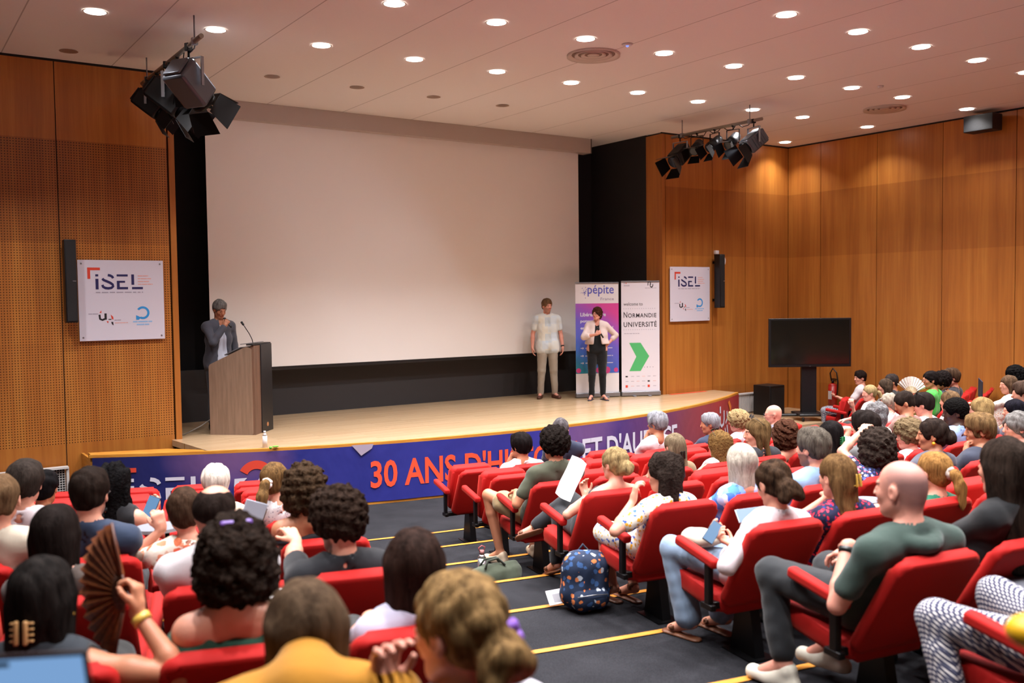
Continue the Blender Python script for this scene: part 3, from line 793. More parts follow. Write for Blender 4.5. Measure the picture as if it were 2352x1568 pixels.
s = MB(); s.tube([(0, 0.03, 0.51), (0.0, 0.06, 0.66), (0, 0.0, 0.76), (0, -0.09, 0.68), (0, -0.12, 0.5), (0, -0.10, 0.25)], 0.013); s.build('hose', M_BLKPL, t)
s = MB(); s.box((-0.083, 0, 0.24), (0.008, 0.08, 0.16)); s.build('label', M_WHITE, t)
s = MB(); s.box((0.09, 0, 0.38), (0.06, 0.05, 0.06)); s.build('wall_hook', M_BLKMET, t)
def radiator(x0, x1, z0, z1, y, lab, mesh=False):
    t = empty('radiator', ((x0+x1)/2, y, z0), 0, lab, 'radiator'); wd = x1-x0; h = z1-z0
    s = MB()
    s.box((0, 0, h/2), (wd, 0.06, h)) if not mesh else (s.box((0, 0.03, h/2), (wd-0.06, 0.01, h-0.04)))
    s.build('body', plain('radiator_grey', '#a9a3a0', 0.45) if not mesh else M_BLACK, t)
    s = MB()
    if mesh:
        n = int(wd/0.03)
        for i in range(n): s.box((-wd/2+0.03*(i+.5), -0.005, h/2), (0.007, 0.006, h-0.04))
        for k in range(int(h/0.03)): s.box((0, -0.008, 0.03*(k+.5)), (wd-0.04, 0.006, 0.007))
    else:
        for i in range(int(wd/0.032)): s.box((-wd/2+0.032*(i+.5), -0.036, h/2), (0.012, 0.016, h-0.05))
    s.build('grille', plain('grille_white', '#c6c2c0', 0.5), t)
    s = MB(); s.box((0, -0.01, h), (wd+0.02, 0.10, 0.025)); s.box((-wd/2, -0.01, h/2), (0.03, 0.06, h)); s.box((wd/2, -0.01, h/2), (0.03, 0.06, h)); s.build('casing', plain('casing_white', '#c8c3c0', 0.5), t)
radiator(13.95, 14.12+0.33, 0.31, 0.69, 12.72, 'pale ribbed radiator against the front wall right of the stage')
radiator(1.22, 1.955, 0.0, 0.60, 12.72, 'white-framed grid heater at the foot of the left panels', True)
radiator(0.30, 1.12, 0.0, 0.58, 12.72, 'white-framed grid heater by the leftmost panels', True)
s = MB(); s.box((XR-0.008, 12.45, 0.60), (0.014, 0.09, 0.09)); s.box((XR-0.008, 12.33, 0.60), (0.014, 0.09, 0.09))
tag(s.build('wall_socket', M_WHITE), 'small white double socket low on the wood in the far right corner', 'socket')

# ---- ceiling lights, vents, sensors
def dl_proto():
    t = empty('ceiling_downlight', (0, 0, 0))
    s = MB(); n = 32
    v, q = band(0, 0, 0.105, 0.125, 0, 360, n)
    me = mesh_vq('rim', [(x, y, -0.006) for x, y in v], [f[::-1] for f in q]); link('rim', me, plain('rim_white', '#d9d2cc', 0.4), t)
    s.cyl((0, 0, -0.002), (0, 0, -0.008), 0.105, n=32); s.build('diffuser', M_LAMP, t)
    return t
def copy_tree(o, parent=None):
    c = o.copy(); COL.objects.link(c); c.parent = parent
    for ch in o.children: copy_tree(ch, c)
    return c
def project(p):
    d = np.array(p)-C0; z = d@CF
    return (1176+F_PX*(d@CR)/z, 784-F_PX*(d@CU)/z, z) if z > 0.05 else (-9999, -9999, z)
def in_frame(p, mrg=40):
    x, y, z = project(p); return z > 0 and -mrg < x < 2352+mrg and -mrg < y < 1568+mrg
proto = dl_proto(); used = False
vis = sorted([(gx, gy) for gx, gy, lit in LIGHTS if lit and in_frame((gx, gy, ZC), 60)])
rows = sorted(set(g[1] for g in vis), reverse=True)
RN = ['the row nearest the stage', 'the second row from the stage', 'the third row from the stage', 'the fourth row from the stage', 'the fifth row from the stage']
ORD = ['leftmost', 'second from left', 'third from left', 'fourth from left', 'fifth from left', 'sixth from left', 'seventh from left', 'eighth from left', 'ninth from left', 'tenth from left', 'eleventh from left', 'twelfth from left']
dl_at = {}
for gx, gy, lit in LIGHTS:
    if not lit: continue
    o = proto if not used else copy_tree(proto)
    used = True
    o.location = (gx, gy, ZC)
    dl_at[(gx, gy)] = o
    if (gx, gy) in vis:
        if gy > 12: lab = 'round lit ceiling light alone in the far right corner'
        else:
            peers = [g for g in vis if g[1] == gy]; ri = [r for r in rows if r < 12].index(gy)
            lab = 'round lit ceiling light, %s in %s' % (ORD[peers.index((gx, gy))], RN[min(ri, 4)])
    else: lab = 'round lit ceiling light behind the edge of the view'
    tag(o, lab, 'ceiling light', 'round ceiling downlights')
for (gx, gy), lo in LAMPS:
    o = dl_at[(gx, gy)]; lo.parent = o; lo.location = (0, 0, -0.012)
DW = ['leftmost', 'second from left', 'middle', 'second from right', 'rightmost']
for i, (gx, gy, lit) in enumerate([l for l in LIGHTS if not l[2]]):
    t = empty('unlit_downlight', (gx, gy, ZC), 0, 'small unlit recessed ceiling light above the stage front, %s of its row' % DW[i], 'ceiling light', 'unlit ceiling lights')
    v, q = band(0, 0, 0.08, 0.105, 0, 360, 24); link('rim', mesh_vq('rim', [(x, y, -0.005) for x, y in v], [f[::-1] for f in q]), plain('rim_beige', '#a38a78', 0.5), t)
    s = MB(); s.cyl((0, 0, -0.002), (0, 0, -0.004), 0.08, n=24); s.build('lens', plain('dull_lens', '#8b7668', 0.4), t)
for (x, y, lab) in ((7.53, 9.20, 'round concentric air vent in the middle of the ceiling'), (13.74, 9.36, 'round concentric air vent near the right wall')):
    t = empty('ceiling_vent', (x, y, ZC), 0, lab, 'vent')
    for k, (a, b) in enumerate(((0.27, 0.33), (0.19, 0.235), (0.11, 0.155), (0.0, 0.075))):
        s = MB()
        v, q = [], []
        n = 40
        for i in range(n):
            an = 2*PI*i/n; cc, ss = math.cos(an), math.sin(an)
            v += [(a*cc, a*ss, -0.002), (b*cc, b*ss, -0.012-0.006*(3-k)), (b*cc, b*ss, -0.002)]
        for i in range(n):
            j = (i+1) % n; q += [(3*i, 3*j, 3*j+1, 3*i+1), (3*i+1, 3*j+1, 3*j+2, 3*i+2)]
        link('ring', mesh_vq('ring', v, q, True), plain('vent_beige', '#cdbfb4', 0.5), t)
    v, q = band(0, 0, 0.0, 0.30, 0, 360, 32); link('dark_throat', mesh_vq('throat', [(p[0], p[1], -0.001) for p in v], [f[::-1] for f in q]), plain('vent_dark', '#7d675a', 0.8), t)
t = empty('ceiling_sensor', (7.56, 8.60, ZC), 0, 'tiny round white sensor on the ceiling beside the middle vent', 'sensor')
s = MB(); s.cyl((0, 0, -0.001), (0, 0, -0.02), 0.07, 0.05, n=20); s.build('body', M_WHITE, t)
s = MB(); s.sph((0, 0, -0.02), 0.02, 10); s.build('eye', glow('sensor_eye', '#8fa0ff', 1.0), t)
t = empty('ceiling_sensor', (12.20, 8.38, ZC), 0, 'tiny smoke detector on the ceiling to the right among the lights', 'sensor')
s = MB(); s.cyl((0, 0, -0.001), (0, 0, -0.03), 0.045, 0.035, n=16); s.build('body', M_WHITE, t)

# ---- theatre spotlights on their pipes
def fresnel(big, m_body):
    """lamp hanging from z=0 (pipe centre); the body points along -Y and down after the tilt"""
    k = 1.0 if big else 0.62
    t = empty('stage_spotlight')
    s = MB(); s.box((0, 0, -0.01), (0.05*k, 0.07*k, 0.08*k), bev=0.006); s.cyl((0, 0, -0.04*k), (0, 0, -0.12*k), 0.012*k); s.build('clamp', M_BLKMET, t)
    s = MB(); s.box((0, 0, -0.125*k), (0.36*k, 0.035*k, 0.012*k))
    for sx in (-1, 1): s.box((sx*0.178*k, 0, -0.265*k), (0.012*k, 0.035*k, 0.29*k))
    s.build('yoke', M_BLKMET if not big else M_GREYMET, t)
    piv = Vector((0, 0, -0.38*k))
    R = Matrix.Translation(piv) @ Matrix.Rotation(math.radians(38), 4, 'X')
    s = MB(); s.M = R
    if big:
        s.box((0, 0, 0), (0.29, 0.42, 0.28), bev=0.03)
        for i in range(6): s.box((0, 0.02, 0.145+0.0), (0.24-0.02*i, 0.36, 0.004)) if i == 0 else s.box((0.149, -0.14+0.055*i, 0), (0.006, 0.02, 0.2))
        s.box((0, 0.225, 0), (0.22, 0.03, 0.22), bev=0.01)
    else:
        s.cyl((0, 0.16*k, 0), (0, -0.2*k, 0), 0.12*k, 0.14*k, n=20); s.sph((0, 0.16*k, 0), 0.12*k, 16)
    s.build('body', m_body, t)
    s = MB(); s.M = R; s.cyl((0, -0.21*k, 0), (0, -0.26*k, 0), 0.13*k, n=24); s.build('lens_ring', M_BLKMET, t)
    s = MB(); s.M = R; s.cyl((0, -0.25*k, 0), (0, -0.265*k, 0), 0.11*k, n=24); s.build('lens', M_GLASS, t)
    for i in range(4):
        a = i*PI/2; s = MB()
        s.M = R @ Matrix.Translation((0, -0.265*k, 0)) @ Matrix.Rotation(a, 4, 'Y') @ Matrix.Translation((0, 0, 0.14*k)) @ Matrix.Rotation(math.radians(-22), 4, 'X')
        s.prism([(-0.13*k, 0), (0.13*k, 0), (0.17*k, -0.24*k), (-0.17*k, -0.24*k)], 0, 0.006*k); s.build('barn_door', M_BLKMET, t)
    return t
def pipe_rig(x, y0, y1, z, lab):
    t = empty('lighting_pipe', (x, (y0+y1)/2, z), 0, lab, 'lighting rig')
    L = (y1-y0)/2
    s = MB(); s.cyl((0, -L, 0), (0, L, 0), 0.025); s.build('pipe', plain('pipe_grey', '#8d8377', 0.4, 0.5), t)
    for yy in (-L+0.25, L-0.25):
        s = MB(); s.cyl((0, yy, 0.0), (0, yy, ZC-z-0.001), 0.008); s.box((0, yy, 0), (0.06, 0.05, 0.07)); s.build('hanger', M_GREYMET, t)
    s = MB()
    for i in range(5):
        a = -L+0.2+i*(2*L-0.4)/5; b = a+(2*L-0.4)/5
        s.tube([(0.0, a, 0.01), (0.02, a+(b-a)*0.3, -0.05-0.02*(i % 2)), (0.02, a+(b-a)*0.7, -0.06), (0, b, 0.01)], 0.007)
    s.build('looped_cable', M_BLKPL, t)
big = fresnel(True, plain('spot_grey', '#5c6068', 0.35, 0.6)); small = fresnel(False, plain('spot_black', '#17171a', 0.45, 0.4))
bigb = fresnel(True, plain('spot_dark', '#141416', 0.5, 0.4))
pipe_rig(2.92, 9.90, 12.45, 5.36, 'grey pipe of stage spotlights hung at the ceiling left of the screen')
pipe_rig(11.60, 10.05, 12.05, 5.37, 'grey pipe of stage spotlights hung at the ceiling above the right roll-ups')
def hang(proto, first, x, y, z, rz, lab, sc=1.0, grp='theatre spotlights'):
    o = proto if first else copy_tree(proto)
    o.location = (x, y, z); o.rotation_euler = (0, 0, rz); o.scale = (sc,)*3
    tag(o, lab, 'spotlight', grp); return o
hang(big, True, 2.92, 10.38, 5.36, math.radians(120), 'big silver-sided spotlight with barn doors, nearest on the left pipe', 1.05)
hang(bigb, True, 2.92, 11.28, 5.36, math.radians(60), 'black spotlight with square barn doors behind the silver one, left pipe', 1.0)
hang(small, True, 2.92, 10.82, 5.36, math.radians(140), 'small black spotlight squeezed between the two big ones, left pipe', 1.0)
hang(small, False, 2.92, 11.72, 5.36, math.radians(70), 'small black spotlight near the wall end of the left pipe', 1.1)
hang(bigb, False, 2.92, 12.14, 5.36, math.radians(60), 'black spotlight at the far end of the left pipe', 0.8)
hang(big, False, 11.60, 10.22, 5.37, math.radians(-104), 'silver spotlight with barn doors at the near end of the right pipe', 0.86)
hang(small, False, 11.60, 10.65, 5.37, math.radians(-80), 'small black spotlight next to the silver one, right pipe', 1.05)
hang(small, False, 11.60, 11.05, 5.37, math.radians(-95), 'small black spotlight in the middle of the right pipe', 1.0)
hang(small, False, 11.60, 11.45, 5.37, math.radians(-70), 'small black spotlight second from the wall end, right pipe', 1.0)
hang(bigb, False, 11.60, 11.85, 5.37, math.radians(-85), 'big black spotlight with square barn doors at the wall end of the right pipe', 0.86)

# ------------------------------------------------------------------ soft-body surfaces: distance fields + surface nets
class Field:
    def __init__(s, lo, hi, h):
        s.h = h; s.lo = np.array(lo, float); n = np.ceil((np.array(hi, float)-s.lo)/h).astype(int)+1
        s.n = n; s.f = np.full(n, 0.12, np.float32)
        s.ax = [(s.lo[i]+h*np.arange(n[i])).astype(np.float32) for i in range(3)]
    def sub(s, lo, hi):
        sl = []
        for i in range(3):
            a = int(max(0, math.floor((lo[i]-s.lo[i])/s.h))); b = int(min(s.n[i], math.ceil((hi[i]-s.lo[i])/s.h)+1))
            if b <= a: return None
            sl.append(slice(a, b))
        X = s.ax[0][sl[0]][:, None, None]; Y = s.ax[1][sl[1]][None, :, None]; Z = s.ax[2][sl[2]][None, None, :]
        return tuple(sl), X, Y, Z
    def merge(s, sl, d, k, op):
        f = s.f[sl]
        if op == 'sub': d = -d; g = -f; e = -d
        if op == 'add':
            if k > 0:
                h = np.clip(0.5+0.5*(f-d)/k, 0, 1); r = f+(d-f)*h-k*h*(1-h)
            else: r = np.minimum(f, d)
        else:
            if k > 0:
                h = np.clip(0.5-0.5*(f-d)/k, 0, 1); r = f+(d-f)*h+k*h*(1-h)
            else: r = np.maximum(f, d)
        s.f[sl] = r
    def cone(s, a, b, ra, rb=None, k=0.02, op='add', flat=None):
        """round cone a->b; flat=(unit vector, factor) squeezes it along a direction"""
        rb = ra if rb is None else rb
        a = np.array(a, float); b = np.array(b, float); R = max(ra, rb)+max(k, 0.004)+2*s.h
        q = s.sub(np.minimum(a, b)-R, np.maximum(a, b)+R)
        if q is None: return s
        sl, X, Y, Z = q; d = b-a; L2 = float(d@d)+1e-12
        px, py, pz = X-a[0], Y-a[1], Z-a[2]
        t = np.clip((px*d[0]+py*d[1]+pz*d[2])/L2, 0, 1)
        ux, uy, uz = px-t*d[0], py-t*d[1], pz-t*d[2]
        r2 = ux*ux+uy*uy+uz*uz
        if flat is not None:
            n, fac = flat; w = ux*n[0]+uy*n[1]+uz*n[2]; r2 = r2+w*w*(1/fac**2-1)
        s.merge(sl, (np.sqrt(r2)-(ra+t*(rb-ra))).astype(np.float32), k, op); return s
    def ell(s, c, r, R=None, k=0.02, op='add'):
        c = np.array(c, float); r = np.array(r, float); m = r.max()+max(k, 0.004)+2*s.h
        q = s.sub(c-m, c+m)
        if q is None: return s
        sl, X, Y, Z = q; px, py, pz = X-c[0], Y-c[1], Z-c[2]
        if R is not None:
            px, py, pz = (R[0, i]*px+R[1, i]*py+R[2, i]*pz for i in range(3))
        a = px/r[0]; b = py/r[1]; e = pz/r[2]
        k0 = np.sqrt(a*a+b*b+e*e); k1 = np.sqrt((a/r[0])**2+(b/r[1])**2+(e/r[2])**2)+1e-6
        s.merge(sl, (k0*(k0-1)/k1).astype(np.float32), k, op); return s
    def plane(s, p, n, k=0.0):
        """remove everything on the side the normal points to"""
        n = np.array(n, float); n /= np.linalg.norm(n)
        X = s.ax[0][:, None, None]; Y = s.ax[1][None, :, None]; Z = s.ax[2][None, None, :]
        d = (X-p[0])*n[0]+(Y-p[1])*n[1]+(Z-p[2])*n[2]
        s.merge((slice(None),)*3, d.astype(np.float32), k, 'max'); return s
    def noise(s, amp, freq, seed, stretch=(1, 1, 1), curl=False):
        """surface relief; hair grows outwards only, so that it never opens over the scalp"""
        r = np.random.RandomState(seed); n = 0
        X = s.ax[0][:, None, None]*stretch[0]; Y = s.ax[1][None, :, None]*stretch[1]; Z = s.ax[2][None, None, :]*stretch[2]
        for i in range(4):
            d = r.randn(3); d /= np.linalg.norm(d); f = freq*(0.8+0.22*i); t = (X*d[0]+Y*d[1]+Z*d[2])*f+r.rand()*6.28
            n = n+(np.abs(np.sin(t*.5))*2-1 if curl else np.sin(t))
        n = n/4
        s.f -= ((n*1.4+.4)*amp).astype(np.float32) if curl else (n*1.3*amp).astype(np.float32)
        return s
    def mesh(s, name):
        f = s.f
        # close at the borders
        for ax in range(3):
            for e in (0, -1):
                i = [slice(None)]*3; i[ax] = e; f[tuple(i)] = np.maximum(f[tuple(i)], 0.001)
        b = f < 0
        nx, ny, nz = s.n
        c = np.zeros((nx-1, ny-1, nz-1), np.int8)
        for i in (0, 1):
            for j in (0, 1):
                for k in (0, 1): c += b[i:nx-1+i, j:ny-1+j, k:nz-1+k]
        I, J, K = np.nonzero((c > 0) & (c < 8))
        m = len(I)
        idx = np.full((nx-1, ny-1, nz-1), -1, np.int32); idx[I, J, K] = np.arange(m)
        acc = np.zeros((m, 3)); cnt = np.zeros(m)
        cs = [(i, j, k) for i in (0, 1) for j in (0, 1) for k in (0, 1)]
        V = {q: f[I+q[0], J+q[1], K+q[2]] for q in cs}
        for p in cs:
            for ax in range(3):
                if p[ax]: continue
                q = list(p); q[ax] = 1; q = tuple(q)
                va, vb = V[p], V[q]; x = (va < 0) != (vb < 0)
                t = np.where(x, va/np.where(x, va-vb, 1), 0)
                pt = np.array(p, float)[None, :].repeat(m, 0); pt[:, ax] += t
                acc += pt*x[:, None]; cnt += x
        P = (acc/cnt[:, None]+np.stack([I, J, K], 1))*s.h+s.lo
        quads = []
        for ax in range(3):
            o = [a for a in range(3) if a != ax]
            lo = [slice(None)]*3; hi = [slice(None)]*3; lo[ax] = slice(0, -1); hi[ax] = slice(1, None)
            for a in o: lo[a] = slice(1, -1); hi[a] = slice(1, -1)
            A, Bb = b[tuple(lo)], b[tuple(hi)]
            w = np.argwhere(A != Bb)
            if not len(w): continue
            off = np.zeros(3, int); off[o[0]] = 1; off[o[1]] = 1
            g = w+off; sg = A[w[:, 0], w[:, 1], w[:, 2]]
            def at(d0, d1):
                h = g.copy(); h[:, o[0]] += d0; h[:, o[1]] += d1; return idx[h[:, 0], h[:, 1], h[:, 2]]
            q = np.stack([at(-1, -1), at(0, -1), at(0, 0), at(-1, 0)], 1)
            flip = ~sg if ax != 1 else sg
            q[flip] = q[flip][:, ::-1]
            quads.append(q)
        q = np.concatenate(quads) if quads else np.zeros((0, 4), int)
        q = q[(q >= 0).all(1)]
        me = bpy.data.meshes.new(name)
        me.vertices.add(m); me.vertices.foreach_set('co', P.astype(np.float32).ravel())
        me.loops.add(len(q)*4); me.loops.foreach_set('vertex_index', q.astype(np.int32).ravel())
        me.polygons.add(len(q)); me.polygons.foreach_set('loop_start', np.arange(0, len(q)*4, 4, dtype=np.int32))
        me.polygons.foreach_set('use_smooth', np.ones(len(q), bool))
        me.update(calc_edges=True)
        return me, P

def A(*v): return np.array(v, float)
def rotm(yaw, pitch=0, roll=0):
    """head turn: yaw>0 to the left (towards -x), pitch>0 looks down, roll>0 leans to the right"""
    return np.array(Matrix.Rotation(yaw, 3, 'Z') @ Matrix.Rotation(-pitch, 3, 'X') @ Matrix.Rotation(roll, 3, 'Y'))
def unit(v): return v/(np.linalg.norm(v)+1e-9)

def add_hand(F, w, d, pal, spread=0.25, curl=0.6, r=0.0088, sc=1.0, curls=None):
    """five-fingered hand: wrist w, pointing d, palm facing pal; the thumb leaves the side of the palm"""
    d = unit(d); pal = unit(pal-d*(pal@d)); sd = np.cross(d, pal)*(curls or 1)      # sd: thumb side
    F.cone(w, w+d*0.03*sc, 0.024*sc, 0.027*sc, 0.012)
    for i in range(4):
        o = (1.5-i)*0.0195*sc
        F.cone(w+d*0.015*sc+sd*o*0.6, w+d*0.085*sc+sd*o, 0.0145*sc, 0.0130*sc, 0.012)
        L = (0.078, 0.086, 0.08, 0.064)[i]*sc; c = curl*(0.85+0.12*i)
        p = w+d*0.088*sc+sd*o; dd = unit(d+sd*(1.5-i)*spread*0.28); pp = pal.copy()
        for seg, fr in enumerate((0.45, 0.32, 0.23)):
            ang = c*(0.7, 1.0, 0.8)[seg]; ax = dd*math.cos(ang)+pp*math.sin(ang); pp = unit(-dd*math.sin(ang)+pp*math.cos(ang))
            b = p+ax*L*fr; F.cone(p, b, r*(1, .94, .88)[seg], r*(.94, .88, .8)[seg], 0.003)
            p = b; dd = ax
    p = w+d*0.022*sc+sd*0.024*sc; dd = unit(d*0.72+sd*0.62+pal*0.35)
    b = p+dd*0.042*sc; F.cone(p, b, 0.0145*sc, 0.0115*sc, 0.008)
    c = b+unit(dd+d*0.5+pal*curl*0.5)*0.030*sc; F.cone(b, c, r*1.15, r*1.05, 0.004)
    F.cone(c, c+unit(d*0.8+pal*0.4)*0.020*sc, r*1.05, r*0.9, 0.003)

def head_sdf(F, c, R, k=1.0, fem=False, face=True):
    def P(x, y, z): return c+R@(A(x, y, z)*k)
    def E(x, y, z, rx, ry, rz, kk=0.015, op='add'): F.ell(P(x, y, z), A(rx, ry, rz)*k, R, kk*k, op)
    jw = 0.052 if fem else 0.057
    E(0, -.014, .032, .075, .096, .086)
    E(0, .026, -.03, jw, .064, .080, .03)
    E(0, -.05, -.02, .056, .05, .06, .03)
    F.cone(P(0, .050, -.088), P(0, .062, -.090), .022*k, .018*k, .03*k)
    for s in (-1, 1):
        F.cone(P(s*.045, .0, -.055), P(s*.018, .055, -.090), .02*k, .018*k, .025*k)   # jaw line
        E(s*.036, .062, -.022, .018, .02, .02, .02)                                     # cheek
        E(s*.078, -.008, -.006, .010, .021, .032, .006)                                 # ear
        E(s*.085, .000, -.004, .006, .011, .018, .004, 'sub')
    if face:
        E(0, .074, .026, .046, .018, .012, .012)
        F.cone(P(0, .086, .018), P(0, .103, -.018), .008*k, .0110*k, .010*k)
        for s in (-1, 1): F.ell(P(s*.010, .103, -.024), A(.009, .009, .008)*k, R, .004*k)
        for s in (-1, 1):
            E(s*.031, .094, .004, .017, .013, .010, .008, 'sub')
            E(s*.031, .078, .003, .0135, .012, .011, .002)
        F.cone(P(-.018, .088, -.052), P(.018, .088, -.052), .0075*k, .0075*k, .006*k)
        F.cone(P(-.013, .087, -.062), P(.013, .087, -.062), .0078*k, .0078*k, .004*k)
        F.cone(P(-.02, .101, -.0575), P(.02, .101, -.0575), .0022*k, .0022*k, .002*k, 'sub')

HAIR_OFF = dict(short=.010, crop=.004, medium=.014, bald=0, balding=.008)
def hair_field(sp, J, h):
    c, R, k = J['head'], J['HR'], J['hk']
    st = sp['hair']; seed = sp.get('seed', 1)
    def P(x, y, z): return c+R@(A(x, y, z)*k)
    dn = A(0, 0, -1)
    reach = {'long': 0.46, 'midlong': 0.34, 'pony': 0.36, 'bob': 0.22, 'bigcurly': 0.25, 'lowpony': 0.30, 'clipped': 0.30}.get(st, 0.19)
    F = Field(c-A(.2, .2, reach), c+A(.2, .2, .19), h)
    def E(x, y, z, rx, ry, rz, kk=0.02, op='add'): F.ell(P(x, y, z), A(rx, ry, rz)*k, R, kk*k, op)
    def face_cut(dy=0.0, dz=0.0, w=.070):
        E(0, .105+dy, -.045+dz, w, .088, .100, .012, 'sub')
    def ears_free():
        for s in (-1, 1): E(s*.082, .018, -.022, .024, .034, .040, .008, 'sub')
    back = -R[:, 1]*1.0
    bk = unit(A(back[0], back[1], 0))                       # horizontal direction behind the head
    sd = R[:, 0]
    if st in ('short', 'crop', 'medium', 'shortcurly', 'afro'):
        o = {'short': .012, 'crop': .005, 'medium': .020, 'shortcurly': .026, 'afro': .016}[st]
        E(0, -.018, .040, .076+o, .096+o, .086+o)
        E(0, -.052, -.015, .060+o*.6, .052+o*.6, .060, .02)
        if st in ('medium', 'shortcurly'): E(0, .035, .100, .058, .055, .032, .03)
        if st == 'short': E(0, .030, .098, .05, .05, .026, .03)
        face_cut(0, 0 if st != 'crop' else .012)
        ears_free()
        F.plane(P(0, -.04, -.072), R@A(0, .25, -1), .01)
        if st in ('shortcurly',): F.noise(.011, 130, seed, curl=True); F.noise(.006, 250, seed+1, curl=True)
        elif st == 'afro': F.noise(.003, 220, seed, curl=True)
        elif st == 'medium': F.noise(.007, 75, seed, (1, 1, .5), True); F.noise(.003, 200, seed, (1, 1, .3))
        else: F.noise(.005, 105, seed, (1, 1, .6), True)
    elif st in ('balding', 'bald_ring'):
        E(0, -.020, .030, .083, .104, .088)
        face_cut(-.01, .02, .082)
        E(0, .010, .112, .056, .092, .052, .01, 'sub')
        E(0, .075, .075, .075, .055, .07, .01, 'sub')
        ears_free(); F.plane(P(0, -.04, -.066), R@A(0, .25, -1), .01)
        F.noise(.003, 90, seed)
    elif st == 'bigcurly':
        E(0, -.03, .035, .108, .114, .108); E(0, -.055, -.045, .102, .078, .090, .04)
        for s in (-1, 1): E(s*.075, -.02, -.055, .045, .055, .075, .03)
        face_cut(.012, -.005, .066)
        F.noise(.015, 105, seed, curl=True); F.noise(.008, 230, seed+1, curl=True)
    elif st in ('bob', 'pixie'):
        E(0, -.02, .034, .088, .108, .096); L = .155 if st == 'bob' else .08
        if st == 'bob':
            for s in (-1, 1): F.cone(P(s*.062, -.012, .02), P(s*.066, -.005, .02)+dn*L*.95, .036*k, .026*k, .03*k)
            F.cone(P(0, -.060, .01), P(0, -.058, 0)+dn*L*.9, .062*k, .050*k, .03*k, flat=(bk, .8))
            F.cone(P(-.05, -.045, .0), P(-.05, -.045, 0)+dn*L*.92, .045*k, .038*k, .03*k)
            F.cone(P(.05, -.045, .0), P(.05, -.045, 0)+dn*L*.92, .045*k, .038*k, .03*k)
        else: E(0, -.05, -.03, .07, .062, .065, .02)
        face_cut(.006, .0, .062); F.noise(.003, 110, seed, (1, 1, .15), True)
        if st == 'pixie': F.noise(.008, 90, seed, curl=True)
    elif st in ('long', 'midlong', 'clipped', 'lowpony'):
        E(0, -.020, .036, .086, .106, .094)
        L = {'long': .36, 'midlong': .22, 'clipped': .22, 'lowpony': .10}[st]*k
        E(0, -.055, -.03, .074, .060, .08, .03)
        if st != 'lowpony':
            z0 = P(0, -.05, -.02)
            for s, rr in ((-.052, .036), (0, .044), (.052, .036)):
                a = z0+sd*s*k; F.cone(a, a+bk*(.05*k)+dn*L, rr*k, rr*.72*k, .035*k, flat=(bk, .75))
            if st != 'clipped':
                for s in (-1, 1):
                    a = P(s*.070, .0, .0); F.cone(a, a+bk*.02*k+dn*L*.75, .024*k, .018*k, .03*k)
        else:
            a = P(0, -.09, -.065); F.cone(a, a+bk*.035+dn*.19, .027*k, .014*k, .015*k)
        face_cut(.006, 0, .064)
        if st in ('lowpony', 'clipped'): ears_free()
        F.noise(.004 if not sp.get('wavy') else .013, 100 if not sp.get('wavy') else 95, seed, (1, 1, .2 if not sp.get('wavy') else .5), True)
    elif st in ('pony', 'bun', 'messybun', 'highbun'):
        E(0, -.020, .036, .084, .104, .092); E(0, -.055, -.02, .066, .054, .062, .02)
        face_cut(.0, .004, .068); ears_free(); F.plane(P(0, -.04, -.070), R@A(0, .3, -1), .01)
        if st == 'pony':
            a = P(0, -.112, .012); m = a+bk*.040+A(0, 0, -.012); e = m+bk*.075+dn*.23
            q1 = m+bk*.040+dn*.07; q2 = q1+bk*.022+dn*.08; F.cone(a, m, .018*k, .026*k, .01*k); F.cone(m, q1, .028*k, .032*k, .02*k); F.cone(q1, q2, .033*k, .028*k, .02*k); F.cone(q2, e, .028*k, .010*k, .02*k)
        else:
            zz = {'bun': -.02, 'messybun': -.045, 'highbun': .085}[st]; yy = {'bun': -.125, 'messybun': -.115, 'highbun': -.085}[st]
            rr = .050 if st != 'messybun' else .052
            E(0, yy, zz, rr*1.15, rr*.85, rr, .01)
            if st == 'messybun':
                E(.045, yy-.01, zz-.03, .035, .03, .035, .02); E(-.035, yy, zz-.04, .03, .026, .03, .02)
        F.noise(.007 if st in ('messybun', 'bun') else .003, 110, seed, (1, 1, .6), True)
    # keep the hair off the inside of the head
    return F

def limb(F, pts, rs, k=0.02, off=0.0, flat=None):
    for i in range(len(pts)-1): F.cone(pts[i], pts[i+1], rs[i]+off, rs[i+1]+off, k, flat=flat)
def lerp(a, b, t): return a+(b-a)*t

def torso(F, J, off=0.0, k=1.0, low=True):
    N, Ch, Pv, lat = J['neck'], J['chest'], J['pelvis'], J['lat']; w = J['w']*J['sc']; sc = J['sc']
    fat = J.get('fat', 0.0)
    up = unit(N-Ch)
    for s in (-1, 1):
        F.cone(Ch+lat*s*.075*w-up*.02, N-up*.075*sc+lat*s*.085*w, (.098+fat*.5)*sc+off, .068*sc+off, .04)
        F.cone(Pv+lat*s*.075*w, Ch+lat*s*.068*w-up*.02, (.100+fat)*sc+off, (.092+fat)*sc+off, .04)
        F.cone(N-up*.055*sc+lat*s*.05, J['sh'][s]-up*.005, .056*sc+off, .050*sc+off, .035)
        F.cone(N+up*.005*sc+lat*s*.022, lerp(N, J['sh'][s], .75)-up*.0, .043*sc+off, .040*sc+off, .035)
        F.cone(N-up*.10*sc+lat*s*.06*w, J['sh'][s]-up*.03, .07*sc+off, .045*sc+off, .03)
    if low:
        F.cone(Pv-J['lat']*.07*w, Pv+J['lat']*.07*w, (.104+fat)*sc+off, (.104+fat)*sc+off, .04)

def bounds(pts, pad):
    p = np.array(pts); return p.min(0)-pad, p.max(0)+pad

SKIN = {'fair': '#c98d76', 'pink': '#cf8f7c', 'tan': '#b5785a', 'olive': '#a86f50', 'brown': '#6b4030', 'dark': '#41281e'}

